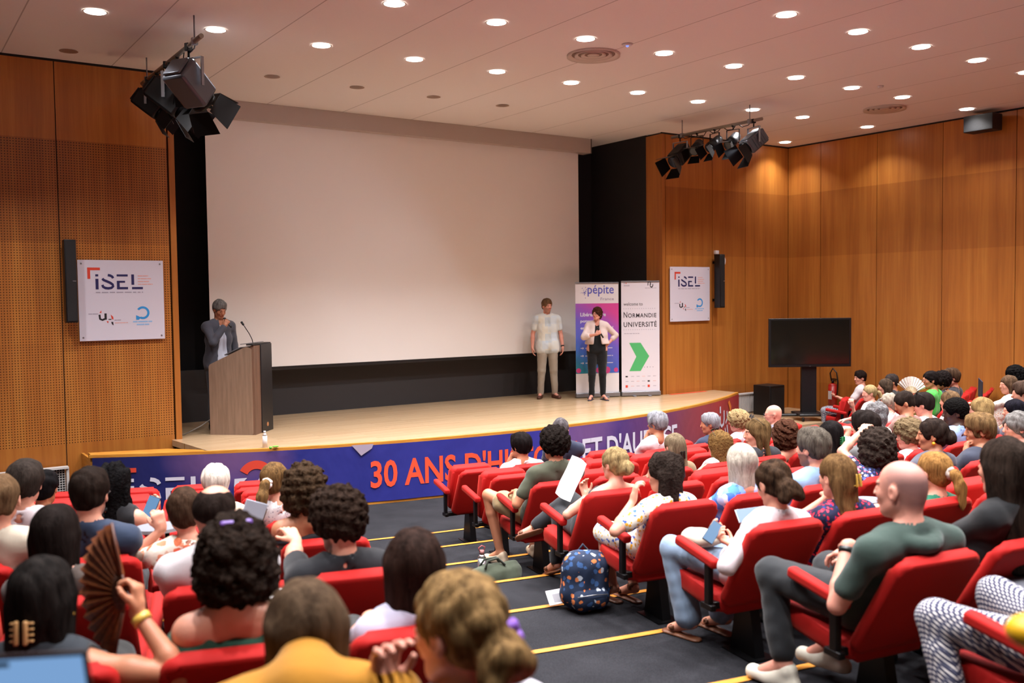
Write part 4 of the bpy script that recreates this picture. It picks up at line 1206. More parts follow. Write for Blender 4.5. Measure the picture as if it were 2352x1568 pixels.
def build_person(sp, J, root):
    """body, clothes, hair from the joint set J (coordinates in the frame of root)"""
    near = sp.get('res', 2)                       # 0 finest .. 3 coarse
    hb = (0.0062, 0.008, 0.0105, 0.0125)[near]; hc = (0.010, 0.012, 0.014, 0.016)[near]; hh = (0.006, 0.0068, 0.0085, 0.010)[near]
    sc, hk = J['sc'], J['hk']; H, HR, N = J['head'], J['HR'], J['neck']
    fem = sp.get('fem', False); seed = sp.get('seed', 1)
    # ---- body
    pts = [H, H+A(0, 0, .13), N, J['chest'], J['pelvis']]
    for s in (-1, 1):
        pts += [J['sh'][s], J['el'][s], J['wr'][s], J['wr'][s]+unit(J['hd'][s])*.16, J['kn'][s], J['an'][s], J['toe'][s]]
    lo, hi = bounds(pts, .135)
    F = Field(lo, hi, hb)
    torso(F, J)
    F.cone(N-unit(H-N)*.02, H+HR@A(0, -.03, -.05)*hk, .057*sc if not fem else .050*sc, .050*hk if not fem else .044*hk, .035)
    head_sdf(F, H, HR, hk, fem)
    for s in (-1, 1):
        sh, el, wr = J['sh'][s], J['el'][s], J['wr'][s]; ar = (.047 if not fem else .042)*sc*(1+J.get('fat', 0)*4)
        limb(F, [sh, lerp(sh, el, .45), el], [ar*1.08, ar, ar*.80], .025)
        limb(F, [el, lerp(el, wr, .3), wr], [ar*.80, ar*.84, ar*.52], .012)
        add_hand(F, wr, J['hd'][s], J['pal'][s]*1.0, curl=J['curl'][s], spread=J['spread'][s], sc=.95*sc, r=max(.0088, hb*.95))
        lr = 1+J.get('fat', 0)*3
        limb(F, [J['hip'][s], J['kn'][s]], [.080*sc*lr, .052*sc], .02)
        limb(F, [J['kn'][s], lerp(J['kn'][s], J['an'][s], .3), J['an'][s]], [.050*sc, .051*sc, .033*sc], .012)
        F.cone(J['an'][s], J['toe'][s], .034*sc, .024*sc, .02)
        F.cone(J['an'][s]+A(0, 0, -.03)*sc-unit(J['toe'][s]-J['an'][s])*.035, J['toe'][s], .026*sc, .022*sc, .02)
    me, P = F.mesh('body')
    # natural colour differences of skin
    q = (P-H)@HR/hk
    tint = np.ones((len(P), 4), np.float32)
    def paint(mask, col):
        tint[mask, :3] = col
    hd_ = (np.linalg.norm(q-A(0, 0, .0), axis=1) < .15)
    if near <= 2:
        paint(hd_ & (np.abs(q[:, 0]) < .021) & (q[:, 1] > .078) & (np.abs(q[:, 2]+.0575) < .009), (.85, .55, .52))
        hc_ = lin(sp.get('haircol', '#3a2a20')); sk = lin(SKIN[sp.get('skin', 'fair')])
        rel = tuple(min(1.2, max(.05, a/b)) for a, b in zip(hc_, sk))
        paint(hd_ & (np.abs(np.abs(q[:, 0])-.032) < .017) & (q[:, 1] > .062) & (np.abs(q[:, 2]-.0235) < .0045), rel)
        ey = hd_ & (((np.abs(q[:, 0])-.031)/.0125)**2+((q[:, 2]-.003)/.0065)**2 < 1) & (q[:, 1] > .074)
        paint(ey, (1.25, 1.5, 1.7)); paint(ey & (np.abs(np.abs(q[:, 0])-.031) < .006), (.12, .10, .10))
        if sp.get('beard'):
            bm = hd_ & (q[:, 2] < -.030) & (q[:, 1] > -.010) & (q[:, 2] > -.125) & ~((np.abs(q[:, 0]) < .02) & (np.abs(q[:, 2]+.0575) < .010)) & (q[:, 1]-.9*(-.03-q[:, 2]) < .3)
            br = tuple(.55+.45*v for v in rel) if sp['beard'] == 'stubble' else tuple(.30+.70*min(1., v*1.1) for v in rel)
            paint(bm, br)
    if sp['hair'] in ('shaved',):
        hm = hd_ & (q[:, 2]+.6*(-q[:, 1]) > .035) & (q[:, 2] > -.06) & ((q[:, 1] < .03) | (q[:, 2] > .09) & (q[:, 1] < .05))
        paint(hm, (.90, .89, .90))
        kk = np.clip((.02-q[:, 1])/.06, 0, 1)*np.clip((.085-q[:, 2])/.05, 0, 1)*np.clip((q[:, 2]+.075)/.03, 0, 1)*hd_*(np.abs(q[:, 0]) < .0745)
        k2 = np.clip((.06-q[:, 1])/.05, 0, 1)*np.clip((q[:, 2]+.02)/.05, 0, 1)*hd_*(np.abs(q[:, 0]) < .0745)
        tint[:, :3] *= (1-kk[:, None]*A(.48, .44, .38))*(1-k2[:, None]*A(.26, .18, .10))
    ca = me.color_attributes.new('tint', 'FLOAT_COLOR', 'POINT'); ca.data.foreach_set('color', tint.ravel())
    link('body', me, skin_mat(SKIN[sp.get('skin', 'fair')]), root)
    # ---- top
    top = sp.get('top', 'tee'); o = .018
    tm = sp['topmat']
    lo, hi = bounds([N+A(0, 0, .10), J['chest'], J['pelvis']]+[J[a][s] for a in ('sh', 'el', 'wr') for s in (-1, 1)], .16)
    if top not in ('long', 'jacket', 'shirt_long'):
        lo, hi = bounds([N+A(0, 0, .09), J['chest'], J['pelvis']]+[J['sh'][s] for s in (-1, 1)]+[lerp(J['sh'][s], J['el'][s], .8) for s in (-1, 1)], .17)
    F = Field(lo, hi, hc)
    torso(F, J, o)
    hem = J.get('hem')
    if hem is not None:
        for s in (-1, 1): F.cone(J['pelvis']+J['lat']*s*.08, hem+J['lat']*s*.09, (.108+J.get('fat', 0))*sc+o, (.112+J.get('fat', 0))*sc+o, .04)
    t = {'tee': .62, 'shirt': .66, 'sleeveless': .06, 'straps': 0, 'long': 1, 'jacket': 1, 'shirt_long': 1, 'elbow': .95, 'rolled': 1}[top]
    for s in (-1, 1):
        sh, el, wr = J['sh'][s], J['el'][s], J['wr'][s]; ar = .053*sc*(1+J.get('fat', 0)*4)
        if 0 < t < 1: F.cone(sh, lerp(sh, el, t), ar*1.10, ar*1.08 if t > .3 else ar, .02)
        elif t == 1:
            F.cone(sh, el, ar*1.15, ar*1.05, .02); F.cone(el, lerp(el, wr, .93 if top != 'rolled' else .35), ar*1.05, ar*.88 if top != 'rolled' else ar, .012)
    F.noise(.007, 24, seed, (1, 1, .7)); F.noise(.003, 62, seed+3)
    nd = unit(H-N)
    if top in ('sleeveless', 'straps'):
        up = unit(N-J['chest'])
        if top == 'straps':
            F.plane(N-up*.065*sc, up, .01)
            for s in (-1, 1):
                a = N-up*.10*sc+J['lat']*s*.085; fr = np.cross(J['lat'], up)*-1
                F.cone(a-J['fw']*.07, N+J['lat']*s*.10-up*.005, .020, .020, .01); F.cone(a+J['fw']*.07, N+J['lat']*s*.10-up*.005, .020, .020, .01)
        else:
            for s in (-1, 1): F.ell(J['sh'][s]+J['lat']*s*.035, (.05, .07, .085), None, .015, 'sub')
    if sp.get('cowl'):
        F.cone(N-nd*.02, lerp(N, H, .42)+A(0, -.02, 0), .085*sc, .066*sc, .03)
    else: F.cone(N-nd*.005, N+nd*.16, .064*sc, .075*sc, .008, 'sub')
    if sp.get('hood'):
        bk = -J['fw']
        for a0 in range(-70, 70, 20):
            p, q = [N+(bk*math.cos(math.radians(t_))+J['lat']*math.sin(math.radians(t_)))*.098+A(0, 0, -.005-.03*math.cos(math.radians(t_))) for t_ in (a0, a0+20)]
            F.cone(p, q, .032, .032, .012)
    if top in ('shirt', 'shirt_long', 'jacket', 'rolled'):
        F.cone(N-nd*.012, N+nd*.018, .068*sc, .066*sc, .006); F.cone(N-nd*.02, N+nd*.08, .055*sc, .058*sc, .003, 'sub')
    if top == 'jacket' or top == 'rolled' and sp.get('open'):
        # open front
        fr = J['fw']; a = N+fr*.10; b = J['pelvis']+fr*.16
        X = F.ax[0][:, None, None]-N[0]; Y = F.ax[1][None, :, None]-N[1]; Z = F.ax[2][None, None, :]
        u = np.abs(X*J['lat'][0]+Y*J['lat'][1]); v_ = X*fr[0]+Y*fr[1]
        wd = .034+.055*np.clip((N[2]-.08-Z)/.45, 0, 1)**1.0
        F.f = np.maximum(F.f, -np.maximum(u-wd, .015-v_)).astype(np.float32)
        if sp.get('cut'): F.plane(A(0, 0, sp['cut']*sp['h']), (0, 0, -1), .01)
    if top == 'sleeveless' or top == 'tee' and fem:
        F.cone(N-nd*.02+J['fw']*.03, N+nd*.16+J['fw']*.02, .072*sc, .09*sc, .008, 'sub')
    me, P = F.mesh('top')
    uvs(me, P, (0, 2))
    link({'tee': 't_shirt', 'shirt': 'shirt', 'sleeveless': 'sleeveless_top', 'straps': 'strappy_top', 'long': 'sweater', 'jacket': 'jacket', 'shirt_long': 'shirt', 'elbow': 'top', 'rolled': 'jacket'}[top], me, tm, root)
    if top == 'jacket' or sp.get('open'):
        F = Field(*bounds([N+A(0, 0, .06), J['chest'], J['pelvis']], .15), hc)
        torso(F, J, .006); F.cone(N-nd*.005, N+nd*.16, .060*sc, .07*sc, .008, 'sub')
        if sp.get('open') == 'vneck': F.cone(N+J['fw']*.06, N-nd*.10+J['fw']*.12, .045, .012, .01, 'sub')
        me, P = F.mesh('inner'); link('inner_shirt', me, sp['innermat'], root)
    # ---- legs
    bt = sp.get('bottom', 'trousers')
    pts = [J['pelvis']]+[J[a][s] for a in ('hip', 'kn', 'an') for s in (-1, 1)]
    if bt == 'shorts' or bt == 'skirt': pts = [J['pelvis']]+[J[a][s] for a in ('hip', 'kn') for s in (-1, 1)]
    F = Field(*bounds(pts, .155), hc)
    fat = J.get('fat', 0)
    F.cone(J['pelvis']-J['lat']*.07, J['pelvis']+J['lat']*.07, (.108+fat)*sc, (.108+fat)*sc, .03)
    wide = sp.get('wide', 1.0)
    for s in (-1, 1):
        hp, kn, an = J['hip'][s], J['kn'][s], J['an'][s]
        if bt == 'shorts': F.cone(hp, lerp(hp, kn, .66), .102*sc, .094*sc, .02)
        elif bt == 'skirt': F.cone(hp, lerp(hp, kn, .97), .105*sc, .085*sc, .06)
        else:
            ck = sp.get('crop', .92)
            F.cone(hp, kn, (.100+fat)*sc, .073*sc, .02); F.cone(kn, lerp(kn, an, ck), .070*sc, .055*sc*wide, .02)
    F.noise(.005, 28, seed+5); F.noise(.0025, 75, seed+6)
    me, P = F.mesh('legs')
    uvs(me, P, (0, 1) if sp.get('pose') != 'stand' else (0, 2), legs=True, J=J)
    link({'trousers': 'trousers', 'shorts': 'shorts', 'skirt': 'skirt'}[bt], me, sp['botmat'], root)
    # ---- shoes
    sk = sp.get('shoes', 'shoe')
    if not (sp.get('nofeet')):
        for s in (-1, 1):
            an, toe = J['an'][s], J['toe'][s]; d = unit(A(*(toe-an)[:2], 0)) if sp.get('flatfeet', True) else unit(toe-an)
            F = Field(*bounds([an, toe, an-d*.09, toe+d*.06], .075), .0075 if near < 2 else .010)
            heel = A(*an[:2], toe[2])-d*.045 if sp.get('flatfeet', True) else an-unit(toe-an)*.02+np.cross(unit(toe-an), J['lat'])*.05
            if sk == 'shoe' or sk == 'trainer':
                F.cone(heel, toe+d*.02, .040*sc, .036*sc, .02); F.cone(an-d*.01+(heel-an)*.3, lerp(heel, toe, .6), .042*sc, .036*sc, .03)
                F.plane(toe-A(0, 0, .024) if sp.get('flatfeet', True) else toe+A(0, 0, -5), (0, 0, -1))
                me, P = F.mesh('shoe'); link('shoe', me, sp.get('shoemat', M_BLKPL), root)
            else:
                up = A(0, 0, 1) if sp.get('flatfeet', True) else unit(np.cross(J['lat'], unit(toe-an)))
                F.cone(heel-up*.022, toe-up*.022+d*.025, .036, .038, .01, flat=(up, .35))
                me, P = F.mesh('sole'); so = link('sandal', me, sp.get('shoemat', plain('leather_brown', '#6b3f26', .5)), root)
                F = Field(*bounds([an, toe], .06), .0075)
                F.cone(lerp(an, toe, .75)-J['lat']*.03, lerp(an, toe, .75)+J['lat']*.03, .020, .020, .0); F.cone(an, an+A(0, 0, .004), .040, .040, 0)
                F.cone(lerp(an, toe, .4)-A(0, 0, .02), lerp(an, toe, .4)+A(0, 0, .02), .001, .001, 0)
                F.f = np.maximum(F.f, -(F.f+.006))
                me, P = F.mesh('strap'); link('strap', me, sp.get('shoemat', plain('leather_brown', '#6b3f26', .5)), so)
    # ---- hair
    if sp['hair'] not in ('bald', 'shaved'):
        me, P = hair_field(sp, J, hh).mesh('hair')
        link('hair', me, hair_mat(sp['haircol'], sp.get('hairhi'), sp['hair'] in ('bigcurly', 'shortcurly', 'afro') or sp.get('wavy', False)), root)
    # ---- extras
    def hp(x, y, z): return Vector(H+HR@(A(x, y, z)*hk))
    HQ = Matrix(HR.tolist())
    for e in sp.get('extra', ()):
        if e == 'glasses' or e == 'sunglasses_up':
            s = MB(); s.M = Matrix.Translation(Vector(H)) @ HQ.to_4x4() @ Matrix.Scale(hk, 4)
            if e == 'sunglasses_up': s.M = s.M @ Matrix.Translation((0, -.045, .075)) @ Matrix.Rotation(math.radians(42), 4, 'X')
            for sx in (-1, 1):
                pp = [(sx*(.033+.022*math.cos(a)), .104, .003+.017*math.sin(a)) for a in [2*PI*i/12 for i in range(13)]]
                s.tube(pp, .0022, 5)
                s.tube([(sx*.055, .100, .008), (sx*.078, .05, .008), (sx*.084, -.005, .006)], .0022, 5)
                if e == 'sunglasses_up': s.box((sx*.033, .104, .003), (.040, .002, .030))
            s.tube([(-.011, .105, .005), (.011, .105, .005)], .002, 5)
            s.build('glasses' if e == 'glasses' else 'sunglasses', M_BLKPL, root)
        elif e[0] == 'scrunchie':
            s = MB(); c = hp(*e[2]); n = 14
            q = [(c.x+.026*math.cos(a)*1, c.y, c.z+.026*math.sin(a)) for a in [2*PI*i/n for i in range(n+1)]]
            q = [c+HQ @ Vector((.024*math.cos(a), .006*math.sin(a*3), .024*math.sin(a))) for a in [2*PI*i/n for i in range(n+1)]]
            s.tube(q, [.013+.003*(i % 2) for i in range(n+1)], 8); s.build('scrunchie', plain('scrunchie', e[1], .7), root)
        elif e[0] == 'clip':
            s = MB(); c = hp(*e[2]); s.M = Matrix.Translation(c) @ HQ.to_4x4()
            for sx in (-1, 1):
                s.box((sx*.013, -.004, -.01), (.012, .014, .07), bev=.004)
                for i in range(4): s.box((sx*.022, .004, -.035+.017*i), (.022, .01, .006), bev=.002)
            s.build('hair_clip', plain('clip', e[1], .3), root)
        elif e[0] == 'band':
            s = MB(); s.M = Matrix.Translation(Vector(H)) @ HQ.to_4x4()
            s.tube([(.098*math.cos(a)*hk, -.02*hk, (.035+.100*math.sin(a))*hk) for a in [PI*i/14 for i in range(3, 12)]], .009, 6); s.build('hair_band', plain('hairband', e[1], .5), root)
        elif e[0] == 'headtop':
            s = MB(); s.M = Matrix.Translation(Vector(H)) @ HQ.to_4x4()
            s.box((0, -.09*hk, .130*hk), (.10, .03, .02), bev=.008); s.build('hair_clip', plain('clip', e[1], .4), root)
        elif e[0] == 'earring':
            s = MB(); s.sph(hp(e[2]*.086, -.005, -.05), .008 if len(e) < 4 else e[3], 10); s.build('earring', plain('earring', e[1], .3, .5), root)
        elif e[0] == 'watch':
            sd_ = e[2]; wv = J['wr'][sd_]; dv = unit(J['wr'][sd_]-J['el'][sd_]); s = MB()
            s.cyl(Vector(wv-dv*.035), Vector(wv-dv*.012), .0315*sc, n=20)
            s.build('watch' if e[1] != '#c9a54a' else 'bracelet', plain('strap', e[1], .4), root)
    return root
def uvs(me, P, ax, legs=False, J=None):
    uv = me.uv_layers.new(name='UVMap'); L = np.zeros(len(me.loops), np.int32); me.loops.foreach_get('vertex_index', L)
    a = P[:, ax[0]]*1.0; b = P[:, ax[1]].copy()
    if legs and J is not None:
        # along-leg coordinate so that the check follows thigh and shin
        kn = .5*(J['kn'][1]+J['kn'][-1]); b = np.where(P[:, 2] < kn[2]-.05, kn[1]+.1-(P[:, 2]-kn[2]+.05), P[:, 1]); a = P[:, 0]+.35*P[:, 2]
    uv.data.foreach_set('uv', np.stack([a, b], 1)[L].astype(np.float32).ravel())

# ------------------------------------------------------------------ seats
M_RED = None
def red_fabric():
    t = NT('red_upholstery'); v = t.coord()
    n = t.noise(v, 5, 3); n2 = t.noise(v, 600, 2)
    t.base(t.mix(t.math('MULTIPLY', n, .5), '#9a0a08', '#ac100c')); t.bump(n2, .25, .002)
    t.b.inputs['Sheen Tint'].default_value = (1, .25, .15, 1)
    return t.set(.75, 0, .25, .12)
M_RED = red_fabric()
def slab(w0, w1, L, th, rad, bev):
    """rounded cushion lying in local x / z(0..L), thickness along y (0..th)"""
    s = MB(); pts = []
    def corner(cx, cz, a0):
        for i in range(6): a = math.radians(a0+18*i); pts.append((cx+rad*math.cos(a), cz+rad*math.sin(a)))
    corner(w1/2-rad, L-rad, 0); corner(-w1/2+rad, L-rad, 90); corner(-w0/2+rad, rad, 180); corner(w0/2-rad, rad, 270)
    s.prism(pts, -th, 0, M=XZ)
    es = [e for e in s.b.edges if abs(e.verts[0].co.y-e.verts[1].co.y) < 1e-5]
    r = bmesh.ops.bevel(s.b, geom=es, offset=bev, segments=4, affect='EDGES', profile=.5)
    for f in s.b.faces: f.smooth = True
    return s
def seat_proto(down):
    t = empty('auditorium_seat')
    s = slab(.475, .46, .545, .055, .06, .025)
    link('backrest', s.mesh('backrest'), M_RED, t, (0, .02, .31), (math.radians(30), 0, 0))
    if down:
        s = slab(.46, .45, .46, .10, .05, .04); link('seat_cushion', s.mesh('seat'), M_RED, t, (0, .03, .36), (math.radians(-82), 0, 0))
    else:
        s = slab(.46, .45, .46, .10, .05, .04); link('seat_cushion', s.mesh('seat'), M_RED, t, (0, .115, .34), (math.radians(14), 0, 0))
    s = MB()
    s.prism([(-.10, 0), (.12, 0), (.06, .33), (-.04, .33)], -.03, .03, M=Matrix.Translation((0, .10, 0)) @ Matrix.Rotation(PI/2, 4, 'Z') @ XZ)
    s.box((0, .10, .004), (.16, .26, .008)); s.build('pedestal', M_BLKMET, t)
    s = MB(); s.box((0, .08, .315), (.54, .05, .04), bev=.006); s.build('cross_bar', M_BLKMET, t)
    arm(t, -.282)
    return t
def arm(t, x):
    s = MB(); s.box((x, .17, .585), (.056, .36, .055), bev=.018, rot=Matrix.Rotation(math.radians(9), 3, 'X').to_quaternion(), seg=3); s.build('armrest', M_RED, t)
    s = MB(); s.box((x, .065, .44), (.03, .05, .27), bev=.008); s.box((x, .07, .315), (.034, .10, .034), bev=.006)
    s.build('armrest_post', M_BLKMET, t)
LEAN = math.radians(30)
def left_edges(n):
    """(block, index, left edge measured along the row) for every seat of row n"""
    out = []
    le = -2.99-.245*(n-1); N = int((-2*le+.09)/.56)
    pitch = .56
    for j in range(N): out.append(('centre', j, le+pitch*j))
    ll = -4.91-.248*n; j = 0
    while True:
        x = ll-.57*j; th = (x+.235)/(A0+TT*n+.88); X = CX+(A0+TT*n+.6)*math.sin(th)
        if X < XL+.30: break
        out.append(('left', j, x)); j += 1
    lr = 4.22; j = 0
    while True:
        x = lr+.57*j; th = (x+.235)/(A0+TT*n+.88); X = CX+(A0+TT*n+.6)*math.sin(th)
        if X > XR-.30: break
        out.append(('right', j, x)); j += 1
    return out
SEATS = {}
for n in range(0, 9):
    for blk, j, le in left_edges(n):
        if n == 0 and not (blk == 'right' and j >= 4): continue
        th = (le+.235)/(A0+TT*n+.88); r = A0+TT*n+.60
        SEATS[(n, blk, j)] = dict(th=th, loc=(CX+r*math.sin(th), CY-r*math.cos(th), RR*n), who=None)
def onr(x, y, r):
    d = (x-1176)/F_PX*CR-(y-784)/F_PX*CU+CF
    a = d[0]**2+d[1]**2; ox, oy = -CX, -CY; b = 2*(ox*d[0]+oy*d[1]); c = ox*ox+oy*oy-r*r
    t = (-b+0)/(2*a); disc = b*b-4*a*c
    t = (-b-math.sqrt(max(disc, 0)))/(2*a)
    return C0+t*d
def atdepth(x, y, dep): return C0+((x-1176)/F_PX*CR-(y-784)/F_PX*CU+CF)*dep

def ik(sh, wr, hint, L1, L2):
    d = wr-sh; D = np.linalg.norm(d); D2 = min(D, (L1+L2)*.995); wr = sh+d/D*D2
    a = (L1*L1-L2*L2+D2*D2)/(2*D2); h = math.sqrt(max(L1*L1-a*a, 1e-6))
    u = d/D; n = hint-u*(hint@u); n = unit(n)
    return sh+u*a+n*h, wr

def seated(sp, Hl, toloc, bodyth):
    """joints of a seated figure in its own frame (+Y towards the stage)"""
    fem = sp.get('fem', False); sc = sp.get('sc', .93 if fem else .97)
    hd = sp.get('look', 20); yaw = -math.radians(hd)-bodyth
    yaw = max(-1.35, min(1.35, yaw))
    HR = rotm(yaw, math.radians(sp.get('nod', 4)), math.radians(sp.get('roll', 0)))
    N = Hl+A(0, -.030, -.162*sc)-A(HR[0, 1], HR[1, 1], 0)*.012
    hu = sp.get('hunch', 0); N = N+A(0, -hu, hu*.9)
    N[0] = Hl[0]*.85
    P = A(Hl[0]*.25, .115, .475); Ch = lerp(N, P, .42)+A(0, -.02, 0)
    tw = math.radians(sp.get('twist', 0)); lat = A(math.cos(tw), math.sin(tw), 0); fw = A(-math.sin(tw), math.cos(tw), 0)
    J = dict(head=Hl, HR=HR, neck=N, chest=Ch, pelvis=P, lat=lat, fw=fw, w=sp.get('w', .88 if fem else 1.0), sc=sc, hk=sp.get('hk', .97 if fem else 1.02), fat=sp.get('fat', 0.0))
    J['sh'] = {s: N+lat*s*(.155 if fem else .188)*sc*sp.get('shw', 1)+A(0, -.005, -.050*sc) for s in (-1, 1)}
    J['hip'] = {s: A(P[0]+s*.085, .13, .462) for s in (-1, 1)}
    J['kn'] = {s: A(P[0]+s*.115, .53, .50) for s in (-1, 1)}
    J['an'] = {s: A(P[0]+s*.12, .50, .115) for s in (-1, 1)}
    J['toe'] = {s: A(P[0]+s*.135, .625, .030) for s in (-1, 1)}
    lg = sp.get('legs')
    if lg == 'crossed':
        J['kn'][1] = A(.03, .52, .60); J['an'][1] = A(-.20, .66, .37); J['toe'][1] = A(-.30, .70, .32); J['kn'][-1] = A(-.05, .50, .48)
    elif isinstance(lg, dict):
        for k, v in lg.items():
            for s, p in v.items(): J[k][s] = A(*p)
    J['el'], J['wr'], J['hd'], J['pal'], J['curl'], J['spread'] = {}, {}, {}, {}, {}, {}
    arms = sp.get('arms', ('lap', 'lap'))
    for s, a in zip((-1, 1), arms):
        sh = J['sh'][s]; cu, spd = .7, .2
        if a == 'lap': wr, hint, h, pl = A(P[0]+s*.085, .32, .625), A(s*.8, -.3, -.6), A(-s*.5, .8, -.15), A(0, -.1, -1)
        elif a == 'rest': wr, hint, h, pl = A(s*.275, .20, .665), A(s*.3, -.6, -.6), A(-s*.05, 1, -.1), A(0, 0, -1)
        elif a == 'chin':
            wr = Hl+HR@A(s*.055, .115, -.150); hint = A(s*.4, .3, -1); h = (Hl+HR@A(s*.018, .095, -.075))-wr; pl = -HR[:, 1]-A(s*.3, 0, 0); cu = 1.3
        elif a == 'cheek':
            wr = Hl+HR@A(s*.105, .045, -.135); hint = A(s*.5, .3, -1); h = HR@A(-s*.15, .0, 1); pl = HR@A(-s*1, 0, 0); cu = .8
        elif a == 'temple':
            wr = Hl+HR@A(s*.13, .04, -.09); hint = A(s*.7, .3, -.8); h = HR@A(-s*.3, .0, 1); pl = HR@A(-s*1, 0, 0); cu = .7
        elif a == 'cross': wr, hint, h, pl = A(P[0]-s*.05, .24, N[2]-.20), A(s*.8, .1, -.8), A(-s*1, .1, .1), A(0, -1, 0); 
        elif a == 'phone': wr, hint, h, pl = A(P[0]+s*.06, .36, .74), A(s*.6, -.1, -.8), A(-s*.25, .75, .5), A(-s*.4, -.4, .8); cu = 1.0
        elif a == 'back':   # arm laid on the next backrest
            wr, hint, h, pl = sh+A(s*.42, .02, -.06), A(0, -.3, -1), A(s*1, .1, -.5), A(0, 0, -1)
        else:
            wr = toloc(a['wr']) if 'wr' in a else a['l']; hint = A(*a.get('hint', (s*.5, 0, -1))); h = A(*a.get('hd', (0, 1, 0))); pl = A(*a.get('pal', (-s, 0, 0))); cu = a.get('curl', .7); spd = a.get('spread', .3)
        L1, L2 = .285*sc, .255*sc
        if isinstance(a, dict) and 'el' in a:
            el = toloc(a['el']); el = sh+unit(el-sh)*L1; wr = el+unit(wr-el)*L2
        else: el, wr = ik(sh, wr, hint, L1, L2)
        J['el'][s], J['wr'][s], J['hd'][s], J['pal'][s], J['curl'][s], J['spread'][s] = el, wr, h, pl, cu, spd
    return J

# ------------------------------------------------------------------ the audience
BLK, DBR, BRN, LBR, DBL, BLD, PLT, GRY, LGY, WHT, AUB, STR = '#0d0b0c', '#1a120e', '#33241a', '#57422e', '#6f583c', '#93734a', '#b9ab93', '#5c5b60', '#8b8a8f', '#b5aba0', '#43281a', '#8a5f34'
YB_ = floral('yellow_blue', '#e3ddd0', ['#e0a32a', '#3f62b8', '#e0a32a', '#e3ddd0', '#3f62b8'], 42, .42)
BLUEP = floral('blue_print', '#6f93d8', ['#3d63c9', '#a9b6e2', '#d7c3cf', '#4b7fd8'], 17, .60)
REDP = floral('red_navy', '#1a1c38', ['#c21f38', '#8c1730', '#d8354d', '#1f2a6a'], 48, .40)
MULTI = floral('multi_dark', '#23243f', ['#5b6fc0', '#d6607a', '#d9d5df', '#3c4a86', '#c83f56'], 46, .42)
ORG = floral('orange_cream', '#d9cfc2', ['#d98a6a', '#e3dccd', '#c9a893', '#cf6f4c'], 22, .55)
SPOT = floral('cream_spots', '#dcd3c8', ['#c98a5a', '#b9555a', '#dcd3c8', '#dcd3c8'], 55, .34)
LEAF = floral('pale_leaf', '#d9d3c0', ['#8fa66a', '#d7b45a', '#d9d3c0'], 40, .40)
STRP = floral('dotted_white', '#cfc9cb', ['#8d8796', '#cfc9cb'], 90, .35)
GING = gingham('#23253f', '#d8d3d0', .018)
GINGS = gingham('#3a3f52', '#d6d2ce', .028)
